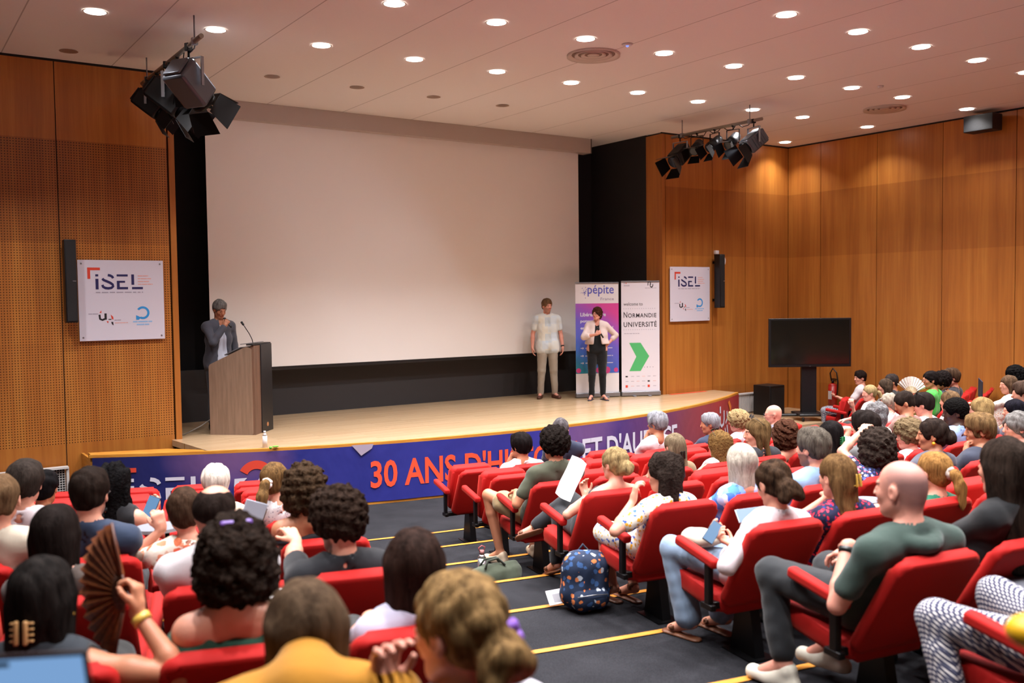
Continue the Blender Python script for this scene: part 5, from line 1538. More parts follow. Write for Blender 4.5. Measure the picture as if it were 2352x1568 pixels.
PEOPLE = [
# ---- left block
dict(id='L1', px=2, py=1150, n=5, skin='fair', hair='crop', haircol=LBR, top='tee', col='#bdb2a0', bot='#3a3d46', look=10, label='man with cropped light brown hair and beige shirt at the left picture edge', short='man in a beige shirt'),
dict(id='L2', px=60, py=1112, n=4, skin='fair', hair='medium', haircol='#2a231f', top='tee', col='#cbbfc4', bot='#30323a', look=22, label='man with thick dark brown hair and white t-shirt by the grid heater', short='thick-haired man in a white t-shirt'),
dict(id='L3', px=104, py=1122, n=3, skin='olive', hair='short', haircol=BLK, top='tee', col='#b5aa98', bot='#222', look=30, fem=True, label='black-haired person half hidden behind the man in the white t-shirt', short='half-hidden black-haired person'),
dict(id='L4', px=208, py=1136, n=5, skin='fair', hair='short', haircol=DBR, top='shirt', col='#232f45', bot='#2a2c33', look=30, extra=('glasses',), beard='stubble', arms=('lap', 'lap'), twist=-12, label='bearded man with glasses and dark navy polo in the left block', short='man in a dark navy polo'),
dict(id='L5', px=264, py=1110, n=4, skin='fair', hair='long', wavy=True, haircol=BLK, top='sleeveless', col='#17161a', bot='#17161a', fem=True, look=38, twist=-20, arms=('lap', dict(wr=(352, 1178, .25), hd=(.2, .8, .5), pal=(-.6, 0, .6), hint=(.6, -.3, -.6), curl=.9)), label='woman with long black wavy hair holding a phone out to her right', short='woman with long black wavy hair'),
dict(id='L6', px=496, py=1112, n=3, skin='pink', hair='medium', haircol=WHT, top='shirt', col='#c9b7a2', bot='#555', look=15, arms=('back', 'lap'), label='white-haired person in front of the balding man', short='white-haired person'),
dict(id='L8', px=424, py=1178, n=5, skin='fair', hair='short', haircol=BRN, fem=True, top='elbow', mat=ORG, bot='#8a6a5a', look=15, arms=(dict(wr=(372, 1215, .10), hd=(-.3, .2, 1), pal=(0, 1, 0), hint=(-.8, -.1, -.8), curl=1.3), 'lap'), label='woman with brown hair and orange and cream flowered blouse, left hand raised', short='woman in an orange flowered blouse'),
dict(id='L7', px=497, py=1180, n=6, skin='fair', hair='balding', haircol='#1d1512', top='tee', col='#cfc8cb', bot='#333', look=40, label='balding man with dark hair ring and white t-shirt', short='balding man in a white t-shirt'),
dict(id='L9', px=632, py=1105, n=4, skin='fair', hair='pony', haircol='#3d2b1c', hairhi='#8a6840', wavy=False, fem=True, top='long', mat=STRP, bot='#444', look=45, extra=(('scrunchie', '#d8c8c0', (0, -.125, .0)),), label='woman with brown ponytail and white scrunchie near the banner', short='woman with a brown ponytail and white scrunchie'),
dict(id='L10', px=700, py=1122, n=5, skin='olive', hair='bigcurly', haircol='#241a14', hairhi='#5c4632', fem=True, top='straps', col='#1b1a1f', bot='#1b1a1f', look=25, hk=.88, extra=(('clip', '#5f6a7a', (.03, -.13, .05)),), label='woman with loose curly brown hair and dark strap top', short='woman with loose curly hair, dark strap top'),
dict(id='L11', px=775, py=1200, n=6, skin='fair', hair='shortcurly', haircol='#140e0b', hairhi='#46342a', top='tee', col='#17181d', bot='#222', look=-18, nod=14, beard='full', twist=10, arms=(dict(wr=(680, 1235, .45), hd=(-.3, .7, .5), pal=(0, 0, -1), hint=(-.6, -.2, .3)), 'lap'), label='bearded man with dark curly hair and black t-shirt beside the steps', short='bearded curly-haired man in black'),
dict(id='L12', px=132, py=1228, n=6, skin='fair', hair='long', haircol='#17110f', fem=True, top='tee', col='#4a3f3a', bot='#333', look=35, label='person with straight dark brown hair behind the brown fan', short='person with straight dark hair'),
dict(id='L13', px=100, py=1372, n=7, skin='tan', hair='long', haircol='#0a0808', hairhi='#2b2624', fem=True, top='sleeveless', col='#2c3138', bot='#222', look=30, hk=1.0, twist=-15, res=0, extra=(('earring', '#c79a45', 1), ('watch', '#c9a54a', 1), ('clip', '#b58a5a', (-.01, -.13, -.06))), arms=('lap', dict(el=(318, 1540, -.02), wr=(300, 1385, .06), hd=(0, .25, 1), pal=(-1, .3, .1), curl=1.25, spread=.1)), label='woman with long black hair and hair clip, holding up a fan', short='long-haired woman holding up a fan'),
dict(id='L14', px=540, py=1285, n=7, skin='fair', hair='bigcurly', haircol='#110c0a', hairhi='#3a2c24', fem=True, top='straps', col='#24493a', bot='#333', look=12, nod=10, hk=.92, res=0, extra=(('headtop', '#6b4a9a'),), label='woman with big dark curls, purple clip and green strap top', short='woman with big dark curls and green straps'),
dict(id='L16', px=950, py=1300, n=7, skin='fair', hair='bob', haircol='#140d0b', hairhi='#3d2c26', fem=True, top='shirt', col='#b9b6cc', bot='#333', look=18, res=0, hk=1.04, extra=(('earring', '#e8dccb', -1, .010),), label='woman with straight dark bob, pearl earring and pale lilac shirt', short='woman with a dark bob and lilac shirt'),
dict(id='L15', px=700, py=1455, n=8, skin='fair', hair='bob', haircol='#3a2c22', hairhi='#6a5542', fem=True, top='long', col='#a8721c', bot='#333', look=5, nod=24, lean=.10, res=0, shw=1.25, w=1.25, sc=1.0, hunch=.11, cowl=True, arms=('lap', 'lap'), label='person with chin-length brown hair leaning forward in a mustard sweater', short='person in a mustard sweater'),
dict(id='L17', px=1048, py=1446, n=8, skin='pink', hair='messybun', haircol='#4d3a24', hairhi='#a88558', fem=True, top='tee', col='#c9c5d0', bot='#333', look=-22, res=0, hk=1.08, nod=6, extra=(('scrunchie', '#7a4fae', (.035, -.118, -.012)),), arms=(dict(wr=(880, 1590, -.12), hd=(.10, .1, 1), pal=(.3, -.9, .1), hint=(-.6, .2, -1), curl=.75, spread=.8), 'lap'), label='blonde woman with messy bun and purple scrunchie, hand raised in front', short='blonde woman with a purple scrunchie'),
# ---- centre block, front rows
dict(id='R1', px=1195, py=1025, n=1, skin='tan', hair='medium', haircol='#120e0e', top='tee', col='#c9bdbd', bot='#3a3a44', look=-15, arms=('chin', 'rest'), label='young man with dark hair, white t-shirt and hand at his mouth, front row', short='dark-haired young man in a white t-shirt'),
dict(id='R2', px=1288, py=988, n=1, skin='fair', hair='crop', haircol='#4a4648', top='tee', col='#222a40', bot='#2b2d38', look=40, label='man with short grey hair and navy t-shirt against the banner', short='short-haired man in navy'),
dict(id='R5', px=1508, py=974, n=1, skin='tan', hair='medium', haircol='#5a5a60', hairhi='#a5a6ac', top='tee', col='#d2ccd0', bot='#333', look=-20, arms=('chin', 'lap'), extra=(('watch', '#1a1a1a', -1),), label='grey-haired man in a white t-shirt with his hand to his chin', short='grey-haired man with hand to chin'),
dict(id='R7', px=1630, py=974, n=1, skin='tan', hair='short', haircol='#77787e', hairhi='#a5a6ac', top='shirt', col='#222c44', bot='#333', look=-45, label='silver-haired man in a dark navy shirt in profile, front rows', short='silver-haired man in a navy shirt'),
dict(id='R9', px=1694, py=969, n=1, skin='pink', hair='shortcurly', haircol='#957a50', hairhi='#c9b184', fem=True, top='shirt', col='#cfcad2', bot='#ccc', look=-40, label='woman with curly blonde hair and white blouse in front of the red banner end', short='woman with curly blonde hair in white'),
dict(id='R11', px=1775, py=952, n=1, skin='pink', hair='bald', haircol=GRY, top='shirt', col='#6a6670', bot='#333', look=-50, extra=('glasses',), label='completely bald man with thin glasses in front of the black subwoofer', short='bald man with glasses'),
dict(id='R3', px=1272, py=1022, n=3, skin='tan', hair='shortcurly', haircol='#100c0a', hairhi='#2f2622', top='shirt', col='#47493a', bot='#9c8560', bottom='shorts', look=-5, res=1, sc=1.0, w=1.05, arms=(dict(l=A(-.20, .16, .67), hint=(-.5, -.5, -.5), hd=(.3, .9, -.1), pal=(0, 0, -1)), 'lap'), shoes='trainer', shoemat=('#b9a58c',), legs=dict(kn={-1: (-.33, .46, .60), 1: (.10, .52, .52)}, an={-1: (-.24, .42, .10), 1: (.12, .50, .11)}, toe={-1: (-.30, .54, .03), 1: (.14, .62, .03)}), label='man with dark curls in olive shirt and beige shorts on the aisle', short='curly man in an olive shirt'),
dict(id='R6', px=1548, py=1027, n=3, skin='fair', hair='clipped', haircol='#5e4f3c', hairhi='#8a7a62', fem=True, top='tee', col='#7f6a50', bot='#333', look=5, extra=(('clip', '#1a1512', (0, -.125, -.05)),), label='woman with light brown hair held by a black claw clip', short='woman with a black claw clip'),
dict(id='R8', px=1650, py=1022, n=3, skin='fair', hair='midlong', wavy=True, haircol='#5d4328', hairhi='#a07c48', fem=True, top='sleeveless', col='#cbc2c8', bot='#ccc', look=-8, extra=('sunglasses_up',), label='woman with wavy golden brown hair, white top and sunglasses on her head', short='golden-haired woman in a white top'),
dict(id='R10', px=1737, py=995, n=3, skin='fair', hair='midlong', haircol='#42301c', hairhi='#7a6140', top='tee', col='#25262c', bot='#25262c', look=-55, hk=1.1, extra=('sunglasses_up',), label='person in a dark t-shirt looking left, sunglasses pushed into straight hair', short='person in dark t-shirt with pushed-up sunglasses'),
dict(id='R12', px=1800, py=998, n=3, skin='fair', hair='bigcurly', haircol='#2f1c14', hairhi='#6a4230', fem=True, top='straps', col='#5c4a3c', bot='#333', look=5, hk=.92, label='woman with reddish brown curls and olive brown strap top', short='woman with reddish brown curls'),
dict(id='R4', px=1410, py=1066, n=4, skin='fair', hair='bun', haircol='#5f4c32', hairhi='#b49a6c', fem=True, top='straps', col='#25272b', bot='#202125', look=-8, res=1, legs='crossed', shoes='sandal', flatfeet=False, arms=(dict(wr=(1356, 1132, .10), el=(1290, 1190, -.08), hd=(-.1, .4, .9), pal=(0, -.4, .9)), 'lap'), label='woman with blonde bun and dark strap top, legs crossed on the aisle', short='woman with a blonde bun'),
dict(id='R17', px=1905, py=1000, n=4, skin='olive', hair='clipped', haircol='#131010', fem=True, top='tee', col='#8a5a50', bot='#333', look=0, extra=(('clip', '#2f7a4c', (.02, -.12, -.03)),), label='woman with dark hair and a green and red hair ornament', short='woman with a green hair ornament'),
dict(id='R14', px=1524, py=1086, n=5, skin='fair', hair='midlong', wavy=True, haircol='#17110f', hairhi='#4a3d36', fem=True, top='tee', mat=YB_, botm=YB_, bottom='skirt', look=-38, res=1, shoes='sandal', extra=(('clip', '#101010', (.03, -.12, .01)),), arms=(dict(wr=(1470, 1122, -.02), el=(1424, 1212, -.16), hd=(.3, .1, 1), pal=(.8, -.2, 0), curl=.6, spread=.4), 'lap'), legs=dict(kn={-1: (-.16, .52, .48), 1: (.10, .52, .5)}, an={-1: (-.10, .50, .10), 1: (.02, .44, .10)}, toe={-1: (-.13, .62, .03), 1: (.0, .58, .03)}), label='woman in yellow and blue flowered dress resting her cheek on her hand', short='woman in a yellow and blue flowered dress'),
dict(id='R13', px=1700, py=1062, n=5, skin='fair', hair='bob', haircol='#a3988a', hairhi='#d3cabb', fem=True, top='elbow', mat=BLUEP, bot='#20264a', look=8, res=1, label='woman with a straight platinum blonde bob and blue printed blouse', short='woman with a platinum bob'),
dict(id='R16', px=1866, py=1030, n=5, skin='fair', hair='short', haircol='#332c26', hairhi='#6a6258', beard='full', top='shirt', col='#7f9cc0', bot='#333', look=-5, res=1, hk=1.08, label='bearded man with grey-brown hair and light blue shirt', short='bearded man in a light blue shirt'),
dict(id='R19', px=2008, py=1030, n=5, skin='fair', hair='bigcurly', haircol='#1d1613', hairhi='#4d4038', fem=True, top='tee', mat=MULTI, bot='#222', look=5, res=1, hk=.96, arms=(dict(wr=(1985, 985, .15), el=(1940, 1045, .05), hd=(.8, .3, .35), pal=(.2, 0, -1), curl=.5), 'lap'), label='woman with full dark curly hair and multicoloured flowered dress, arm raised', short='woman with full curly hair in flowered dress'),
dict(id='R23', px=2140, py=1000, n=5, skin='tan', hair='bun', haircol='#130f0e', hairhi='#3a2e28', fem=True, top='shirt', col='#4a4b58', bot='#333', look=-35, res=1, extra=(('scrunchie', '#c9452c', (.03, -.11, .01)), ('earring', '#d9a02a', -1, .014)), label='woman with black hair, red scrunchie and yellow earring', short='black-haired woman with a yellow earring'),
dict(id='R26', px=2248, py=990, n=5, skin='tan', hair='medium', haircol='#4a3724', hairhi='#8a6c48', fem=True, top='tee', col='#2b3040', bot='#222', look=-45, res=1, arms=('chin', 'lap'), label='woman with short light brown hair, profile behind the long dark-haired woman', short='profile woman with short light brown hair'),
dict(id='R29', px=2335, py=982, n=5, skin='pink', hair='pixie', haircol='#55504c', hairhi='#8f8b88', fem=True, top='shirt', mat=LEAF, bot='#444', look=-50, res=1, label='smiling older woman with cropped grey hair and flowered collar, right edge', short='older woman with cropped grey hair'),
dict(id='R15', px=1775, py=1113, n=6, skin='fair', hair='messybun', haircol='#1d1410', hairhi='#4f3b2c', fem=True, top='elbow', col='#c9bcc0', bot='#7f93ab', look=10, nod=22, res=0, shoes='sandal', wide=1.5, extra=(('earring', '#c9c9c9', 1, .006),), arms=(dict(wr=(1690, 1255, .05), hd=(-.5, .6, .4), pal=(.2, -.3, .8), hint=(-.8, -.5, -.4), curl=.9), dict(wr=(1665, 1240, .20), hd=(-.4, .6, .5), pal=(.2, -.3, .8), hint=(.6, -.3, -.8), curl=.9)), legs=dict(kn={-1: (-.22, .50, .51), 1: (.06, .53, .50)}, an={-1: (-.16, .42, .10), 1: (.06, .40, .10)}, toe={-1: (-.20, .54, .03), 1: (.04, .54, .03)}), label='woman with messy dark bun, white t-shirt and pale jeans looking at a phone', short='woman in white t-shirt and pale jeans'),
dict(id='R18', px=1920, py=1095, n=6, skin='fair', hair='clipped', haircol='#4a3420', hairhi='#80613e', fem=True, top='tee', mat=REDP, botm=REDP, bottom='skirt', look=5, nod=8, res=0, extra=(('clip', '#b8923f', (.035, -.12, -.01)),), arms=(dict(wr=(1890, 1150, .12), el=(1835, 1200, .10), hd=(.5, .3, .3), pal=(0, 0, -1), curl=1.6), 'lap'), label='woman with brown hair, gold claw clip and red and navy printed dress', short='woman in a red and navy dress'),
dict(id='R21', px=2142, py=1085, n=6, skin='fair', hair='pony', haircol='#6f4c28', hairhi='#b3844c', fem=True, top='tee', col='#125f48', bot='#222', look=5, res=0, extra=(('scrunchie', '#a89a90', (0, -.12, .005)),), label='woman with strawberry blonde ponytail and emerald green top', short='woman with a strawberry blonde ponytail'),
dict(id='R20', px=2068, py=1124, n=7, skin='pink', hair='shaved', haircol='#55504c', top='shirt', col='#35453f', bot='#25272a', look=-6, res=0, nod=2, shw=1.06, hk=1.03, sc=1.04, hood=True, shoes='trainer', shoemat=('#c9c3b4',), crop=.86, extra=(('watch', '#141414', -1),), arms=(dict(wr=(1948, 1240, .12), el=(1935, 1370, -.02), hd=(.75, .35, -.1), pal=(.1, 0, -1), curl=.9, spread=.3), 'lap'), legs=dict(kn={-1: (-.26, .50, .52), 1: (.10, .52, .50)}, an={-1: (-.26, .42, .12), 1: (.02, .40, .18)}, toe={-1: (-.30, .56, .035), 1: (-.02, .54, .08)}), label='shaven-headed man in a dark green hooded shirt on the aisle', short='shaven-headed man in dark green'),
dict(id='R22', px=2305, py=1075, n=7, skin='fair', hair='long', haircol='#120e0c', hairhi='#3b2f28', fem=True, top='tee', col='#101114', bot='#15161a', look=10, res=0, hk=1.10, extra=(('scrunchie', '#8f8678', (.05, -.10, .04)),), label='woman with very long straight dark hair and black top at the right', short='woman with very long dark hair'),
dict(id='R47', px=2480, py=1165, n=8, skin='fair', hair='short', haircol=BRN, top='tee', col='#5a5d66', botm=GING, look=5, res=1, seat=('centre', 0), arms=(dict(l=A(-.02, .02, .74), hint=(-.5, -.5, -.5)), dict(l=A(.05, .03, .74), hint=(.5, -.5, -.5))), legs=dict(kn={-1: (-.26, .50, .505), 1: (.10, .54, .53)}, an={-1: (-.30, .36, .12), 1: (.08, .46, .12)}, toe={-1: (-.34, .50, .03), 1: (.08, .60, .03)}), label='person in black and white gingham trousers, only the legs showing, right corner', short='person in gingham trousers'),
# ---- centre block, far side
dict(id='R39', px=1986, py=982, n=4, skin='fair', hair='medium', haircol='#1a1412', top='tee', col='#555', bot='#333', look=-10, arms=(dict(wr=(1950, 985, .2), hd=(-.4, .8, .1), pal=(0, 0, -1), hint=(-.5, 0, -1)), 'lap'), label='dark-haired person with a hand stretched forward over a white sheet', short='dark-haired person reaching forward'),
dict(id='R38', px=2010, py=952, n=3, skin='pink', hair='long', wavy=True, haircol='#5f5d60', hairhi='#a09d9c', fem=True, top='tee', col='#b9b4a8', bot='#333', look=-30, label='woman with long wavy grey hair', short='woman with long wavy grey hair'),
dict(id='R24', px=2085, py=1000, n=4, skin='pink', hair='shortcurly', haircol='#5f4c36', hairhi='#a08a68', fem=True, top='tee', col='#c9c5cf', bot='#333', look=-62, hk=.98, label='woman with curly light hair in full profile beside the red scrunchie', short='profile woman with curly light hair'),
dict(id='R25', px=2192, py=948, n=4, skin='dark', hair='afro', haircol='#0b0908', top='shirt', col='#7f97c4', bot='#333', look=-45, label='man with short black hair and pale blue shirt seen from behind left', short='man in a pale blue shirt'),
dict(id='R27', px=2252, py=942, n=4, skin='fair', hair='midlong', haircol='#6b5436', hairhi='#a88b5c', fem=True, top='tee', col='#5a5560', bot='#333', look=-25, label='person with dark blonde hair right of the man in pale blue', short='dark blonde person'),
dict(id='R28', px=2328, py=945, n=4, skin='fair', hair='midlong', haircol='#0a0809', hairhi='#22202a', fem=True, top='tee', col='#3a3540', bot='#333', look=-40, label='person with smooth jet black hair near the right edge', short='person with jet black hair'),
dict(id='R35', px=2040, py=926, n=2, skin='pink', hair='pixie', haircol='#85786a', hairhi='#b3a897', fem=True, top='tee', col='#cdbab8', bot='#333', look=-45, extra=('glasses',), label='woman with short ash blonde hair, glasses and pale pink top', short='short-haired woman in pale pink'),
dict(id='R36', px=2077, py=927, n=3, skin='tan', hair='crop', haircol='#221a16', beard='full', top='tee', col='#7d5a52', bot='#333', look=-40, nod=28, label='bearded man with cropped hair looking down', short='bearded man looking down'),
dict(id='R37', px=2120, py=930, n=3, skin='pink', hair='short', haircol='#1c1614', top='tee', col='#cfc9cf', bot='#333', look=-25, nod=12, extra=('sunglasses_up',), arms=(dict(wr=(2112, 958, -.1), el=(2065, 1000, -.1), hd=(.5, .2, .8), pal=(.5, 0, 0), curl=1.4), 'lap'), label='dark-haired man with sunglasses on his head, fist raised to his brow', short='man with raised fist'),
dict(id='R30', px=2180, py=922, n=3, skin='fair', hair='long', haircol='#4d3826', hairhi='#7f6448', fem=True, top='tee', col='#cbb9b0', bot='#333', look=-10, label='woman with long straight chestnut hair and sunglasses on top', short='woman with long chestnut hair', extra=('sunglasses_up',)),
dict(id='R31', px=1996, py=903, n=1, skin='pink', hair='pony', haircol='#7f6a48', hairhi='#b49c70', fem=True, top='tee', col='#cfcad4', bot='#333', look=-60, arms=(dict(wr=(1956, 915, -.2), el=(1972, 960, -.1), hd=(-.3, .2, .9), pal=(.5, 0, 0), curl=.9), 'lap'), label='blonde woman in a white t-shirt leaning forward, profile to the left', short='blonde woman in white leaning forward'),
dict(id='R32', px=1975, py=868, n=0, skin='fair', hair='short', haircol='#1d1512', top='tee', col='#c9c2c4', botm=GINGS, look=-70, res=1, arms=(dict(wr=(1925, 912, 0), hd=(-.6, .6, .2), pal=(0, 0, 1), hint=(-.3, 0, -1)), 'rest'), label='dark-haired man in white t-shirt and checked trousers near the fire extinguisher', short='man in white with checked trousers'),
dict(id='R34', px=2032, py=888, n=1, skin='fair', hair='midlong', haircol='#2a201b', hairhi='#5a4a3c', fem=True, top='tee', col='#4a443f', bot='#333', look=-40, label='person with brown bobbed hair in front of the man in black', short='person with brown bobbed hair'),
dict(id='R33', px=2046, py=878, n=1, skin='tan', hair='crop', haircol='#2b2422', top='tee', col='#101012', bot='#222', look=-55, label='man with shaved sides and black t-shirt near the right wall', short='man with shaved sides in black'),
dict(id='R40', px=2136, py=873, n=2, skin='tan', hair='bun', haircol='#120d0c', fem=True, top='tee', col='#3fae3c', bot='#333', look=-60, extra=('glasses',), arms=(dict(wr=(2108, 890, 0), el=(2118, 915, 0), hd=(-.3, .3, .8), pal=(0, .8, 0), curl=1.2), 'lap'), label='woman in a bright green t-shirt with glasses holding an open fan', short='woman in bright green'),
dict(id='R41', px=2162, py=876, n=2, skin='olive', hair='shortcurly', haircol='#171110', top='tee', col='#2a2a33', bot='#222', look=-55, hk=.95, label='dark curly-haired person between the green and the black t-shirts', short='dark curly-haired person'),
dict(id='R42', px=2184, py=868, n=2, skin='fair', hair='medium', haircol='#2b1e17', hairhi='#5a4332', top='tee', col='#17181f', bot='#222', look=-60, beard='stubble', label='man with brown swept hair and black t-shirt near the right wall', short='brown-haired man in black'),
dict(id='R44', px=2315, py=884, n=3, skin='fair', hair='midlong', haircol='#35271d', hairhi='#6d5440', fem=True, top='tee', mat=SPOT, bot='#333', look=-55, arms=('phone', 'lap'), label='woman with tied brown hair and cream spotted blouse at the right edge', short='woman in a spotted blouse'),
dict(id='R45', px=2328, py=862, n=3, skin='brown', hair='bigcurly', haircol='#0c0a0a', fem=True, top='tee', col='#2a2226', bot='#222', look=-50, hk=.85, label='person with dark bushy hair behind the spotted blouse', short='person with dark bushy hair'),
dict(id='R46', px=2350, py=905, n=4, skin='fair', hair='short', haircol='#3a2c24', top='tee', col='#555', bot='#333', look=-40, label='brown-haired head cut by the right edge below the spotted blouse', short='brown-haired person at the edge'),
]
def spec_mats(sp):
    sp['topmat'] = sp.get('mat') or cloth(sp.get('col', '#888888'))
    def hx(c): return c if len(c) == 7 else '#'+''.join(ch*2 for ch in c[1:])
    sp['botmat'] = sp.get('botm') or cloth(hx(sp.get('bot', '#333333')))
    if isinstance(sp.get('shoemat'), tuple): sp['shoemat'] = plain('shoe_leather', sp['shoemat'][0], .6)
import time as _time
_T0 = _time.time()
ROOTS = {}
for i, sp in enumerate(PEOPLE):
    n = sp['n']; sp['seed'] = i+3
    P = onr(sp['px'], sp['py'], A0+TT*n+.66-sp.get('lean', 0))
    th = math.atan2(P[0]-CX, CY-P[1])
    if 'seat' in sp: key = (n,)+sp['seat']
    else:
        free = [(abs(v['th']-th)*(A0+TT*n), k) for k, v in SEATS.items() if k[0] == n and v['who'] is None]
        e, key = min(free)
    S = SEATS[key]; S['who'] = sp; sp['err'] = (th-S['th'])*(A0+TT*n)
    root = empty('person', S['loc'], S['th'], sp['label'], 'person')
    M = Matrix.Translation(S['loc']) @ Matrix.Rotation(S['th'], 4, 'Z'); Mi = M.inverted()
    def tl(p): return np.array(Mi @ Vector(p))
    Hl = tl(P)
    if 'seat' in sp: Hl = A(0, -.05, 1.05)
    dep = (np.array(P)-C0)@CF
    dep = dep if 'seat' not in sp else 1.5
    sp['M'] = M; sp['dep'] = dep
    def toloc(q): return tl(atdepth(q[0], q[1], dep+q[2]))
    if 'res' not in sp: sp['res'] = 1 if dep < 5.5 else (2 if dep < 9.5 else 3)
    spec_mats(sp)
    J = seated(sp, Hl, toloc, S['th'])
    sp['J'] = J
    build_person(sp, J, root); ROOTS[sp['id']] = root
    print('P', sp['id'], key, 'err %.2f' % sp['err'], 'H', Hl.round(2), 'dep %.1f' % dep, 't %.1f' % (_time.time()-_T0))

# ------------------------------------------------------------------ chairs
down, up = seat_proto(True), seat_proto(False); first = {True: True, False: True}
ordw = ['first', 'second', 'third', 'fourth', 'fifth', 'sixth', 'seventh', 'eighth', 'ninth', 'tenth', 'eleventh', 'twelfth', 'thirteenth', 'fourteenth', 'fifteenth', 'sixteenth', 'seventeenth']
keys = sorted(SEATS)
def seat_in_view(S):
    x, y, z = S['loc']
    return any(in_frame((x+dx, y+dy, z+dz), 10) for dx in (-.28, .28) for dy in (-.25, .3) for dz in (.3, .9))
for key in keys:
    n, blk, j = key; S = SEATS[key]
    if not S['who'] and not seat_in_view(S): continue
    occ = S['who'] is not None
    p = down if occ else up
    o = p if first[occ] else copy_tree(p); first[occ] = False
    o.location = S['loc']; o.rotation_euler = (0, 0, S['th'])
    if occ: lab = 'red auditorium seat occupied by the '+S['who']['short']
    elif blk == 'centre': lab = 'empty red folding seat, %s from the steps in row %s of the centre' % (ordw[min(j, 16)], ordw[n-1] if n else 'zero')
    elif blk == 'left': lab = 'empty red folding seat, %s left of the steps in row %s' % (ordw[j], ordw[n-1])
    else: lab = 'empty red folding seat, %s seat of row %s in the far right block' % (ordw[j], ordw[n-1] if n else 'zero')
    tag(o, lab, 'auditorium seat', 'red auditorium seats')
    nxt = (n, blk, j+1) if blk != 'left' else (n, blk, j-1)
    if nxt not in SEATS and key != (8, 'left', 0): arm(o, .282)
    o.scale = (1, 1, {6: .98, 7: .94, 8: .93}.get(n, 1))

# ------------------------------------------------------------------ the three people on the stage
def standing(sp, h, head_heading, body_heading, head_off=(0, 0, 0)):
    fem = sp.get('fem', False); sc = h/1.78
    yaw = math.radians(body_heading-head_heading)
    HR = rotm(yaw, math.radians(sp.get('nod', 2)), math.radians(sp.get('roll', 0)))
    H = A(0, .02, h-.125*sc)+A(*head_off)
    N = H+A(0, -.035, -.165*sc); P = A(0, 0, .545*h); Ch = lerp(N, P, .42)+A(0, .0, 0)
    J = dict(head=H, HR=HR, neck=N, chest=Ch, pelvis=P, lat=A(1, 0, 0), fw=A(0, 1, 0), w=sp.get('w', .95), sc=sc, hk=sc, fat=sp.get('fat', 0.0), hem=A(0, 0, sp.get('hem', .505)*h))
    J['sh'] = {s: N+A(s*(.165 if fem else .185)*sc, -.005, -.055*sc) for s in (-1, 1)}
    J['hip'] = {s: A(s*.088*sc, 0, .52*h) for s in (-1, 1)}
    fs = sp.get('feet', .11)
    J['kn'] = {s: A(s*(.08+fs)/2*1.05, .015, .285*h) for s in (-1, 1)}
    J['an'] = {s: A(s*fs, -.02, .085*sc) for s in (-1, 1)}
    J['toe'] = {s: A(s*(fs+.05), .14, .028) for s in (-1, 1)}
    J['el'], J['wr'], J['hd'], J['pal'], J['curl'], J['spread'] = {}, {}, {}, {}, {}, {}
    for s, a in zip((-1, 1), sp['arms']):
        sh = J['sh'][s]
        if a == 'hang': wr, hint, hd, pl, cu = sh+A(s*.09, .05, -.52*sc), A(s*.3, -1, 0), A(-s*.05, .12, -1), A(-s, 0, 0), .45
        elif a == 'hip': wr, hint, hd, pl, cu = A(s*.185, .02, .60*h), A(s*1, -.35, -.2), A(-s*.6, .5, -.6), A(-s, 0, 0), .8
        elif a == 'chest': wr, hint, hd, pl, cu = A(s*.045, .27, N[2]-.20), A(s*.9, .0, -.7), A(-s*.8, .25, .5), A(-s*.1, -1, .0), 1.5
        elif a == 'mouth': wr, hint, hd, pl, cu = H+A(s*.06, .20, -.235), A(s*.7, -.1, -1), A(-s*.45, .2, .9), A(-s*.6, -.6, 0), 1.5
        elif a == 'desk': wr, hint, hd, pl, cu = A(s*.22, .30, .64*h), A(s*.6, -.5, -.6), A(-s*.2, .8, -.3), A(0, 0, -1), .5
        el, wr = ik(sh, wr, hint, .285*sc, .26*sc)
        J['el'][s], J['wr'][s], J['hd'][s], J['pal'][s], J['curl'][s], J['spread'][s] = el, wr, hd, pl, cu, .15
    return J
def patch_shirt():
    t = NT('patchwork_shirt'); v = t.coord(); X = t.xyz(v)
    br = t.node('ShaderNodeTexBrick'); br.inputs['Scale'].default_value = 1.0; br.inputs['Brick Width'].default_value = .11; br.inputs['Row Height'].default_value = .15; br.inputs['Mortar Size'].default_value = .001
    br.inputs['Color1'].default_value = (*lin('#c6d2dc'), 1); br.inputs['Color2'].default_value = (*lin('#d6d3c4'), 1); br.inputs['Mortar'].default_value = (*lin('#c9cdd0'), 1)
    m = t.mapping(v, (1, 1, 1), (0, 0, 0), (PI/2, 0, 0)); t.c(m, br.inputs['Vector'])
    a = t.math('LESS_THAN', t.math('ABSOLUTE', X[0]), .055)
    st = t.math('GREATER_THAN', t.math('FRACT', t.math('MULTIPLY', X[0], 42)), .55)
    zb = t.math('GREATER_THAN', t.math('FRACT', t.math('MULTIPLY', X[2], 3.4)), .45)
    k = t.math('MULTIPLY', t.math('MULTIPLY', a, st), zb)
    t.base(t.mix(t.math('MULTIPLY', k, .7), br.outputs['Color'], '#7fa6c9')); t.bump(t.noise(v, 14, 3), .3, .01)
    return t.set(.8, 0, .2)
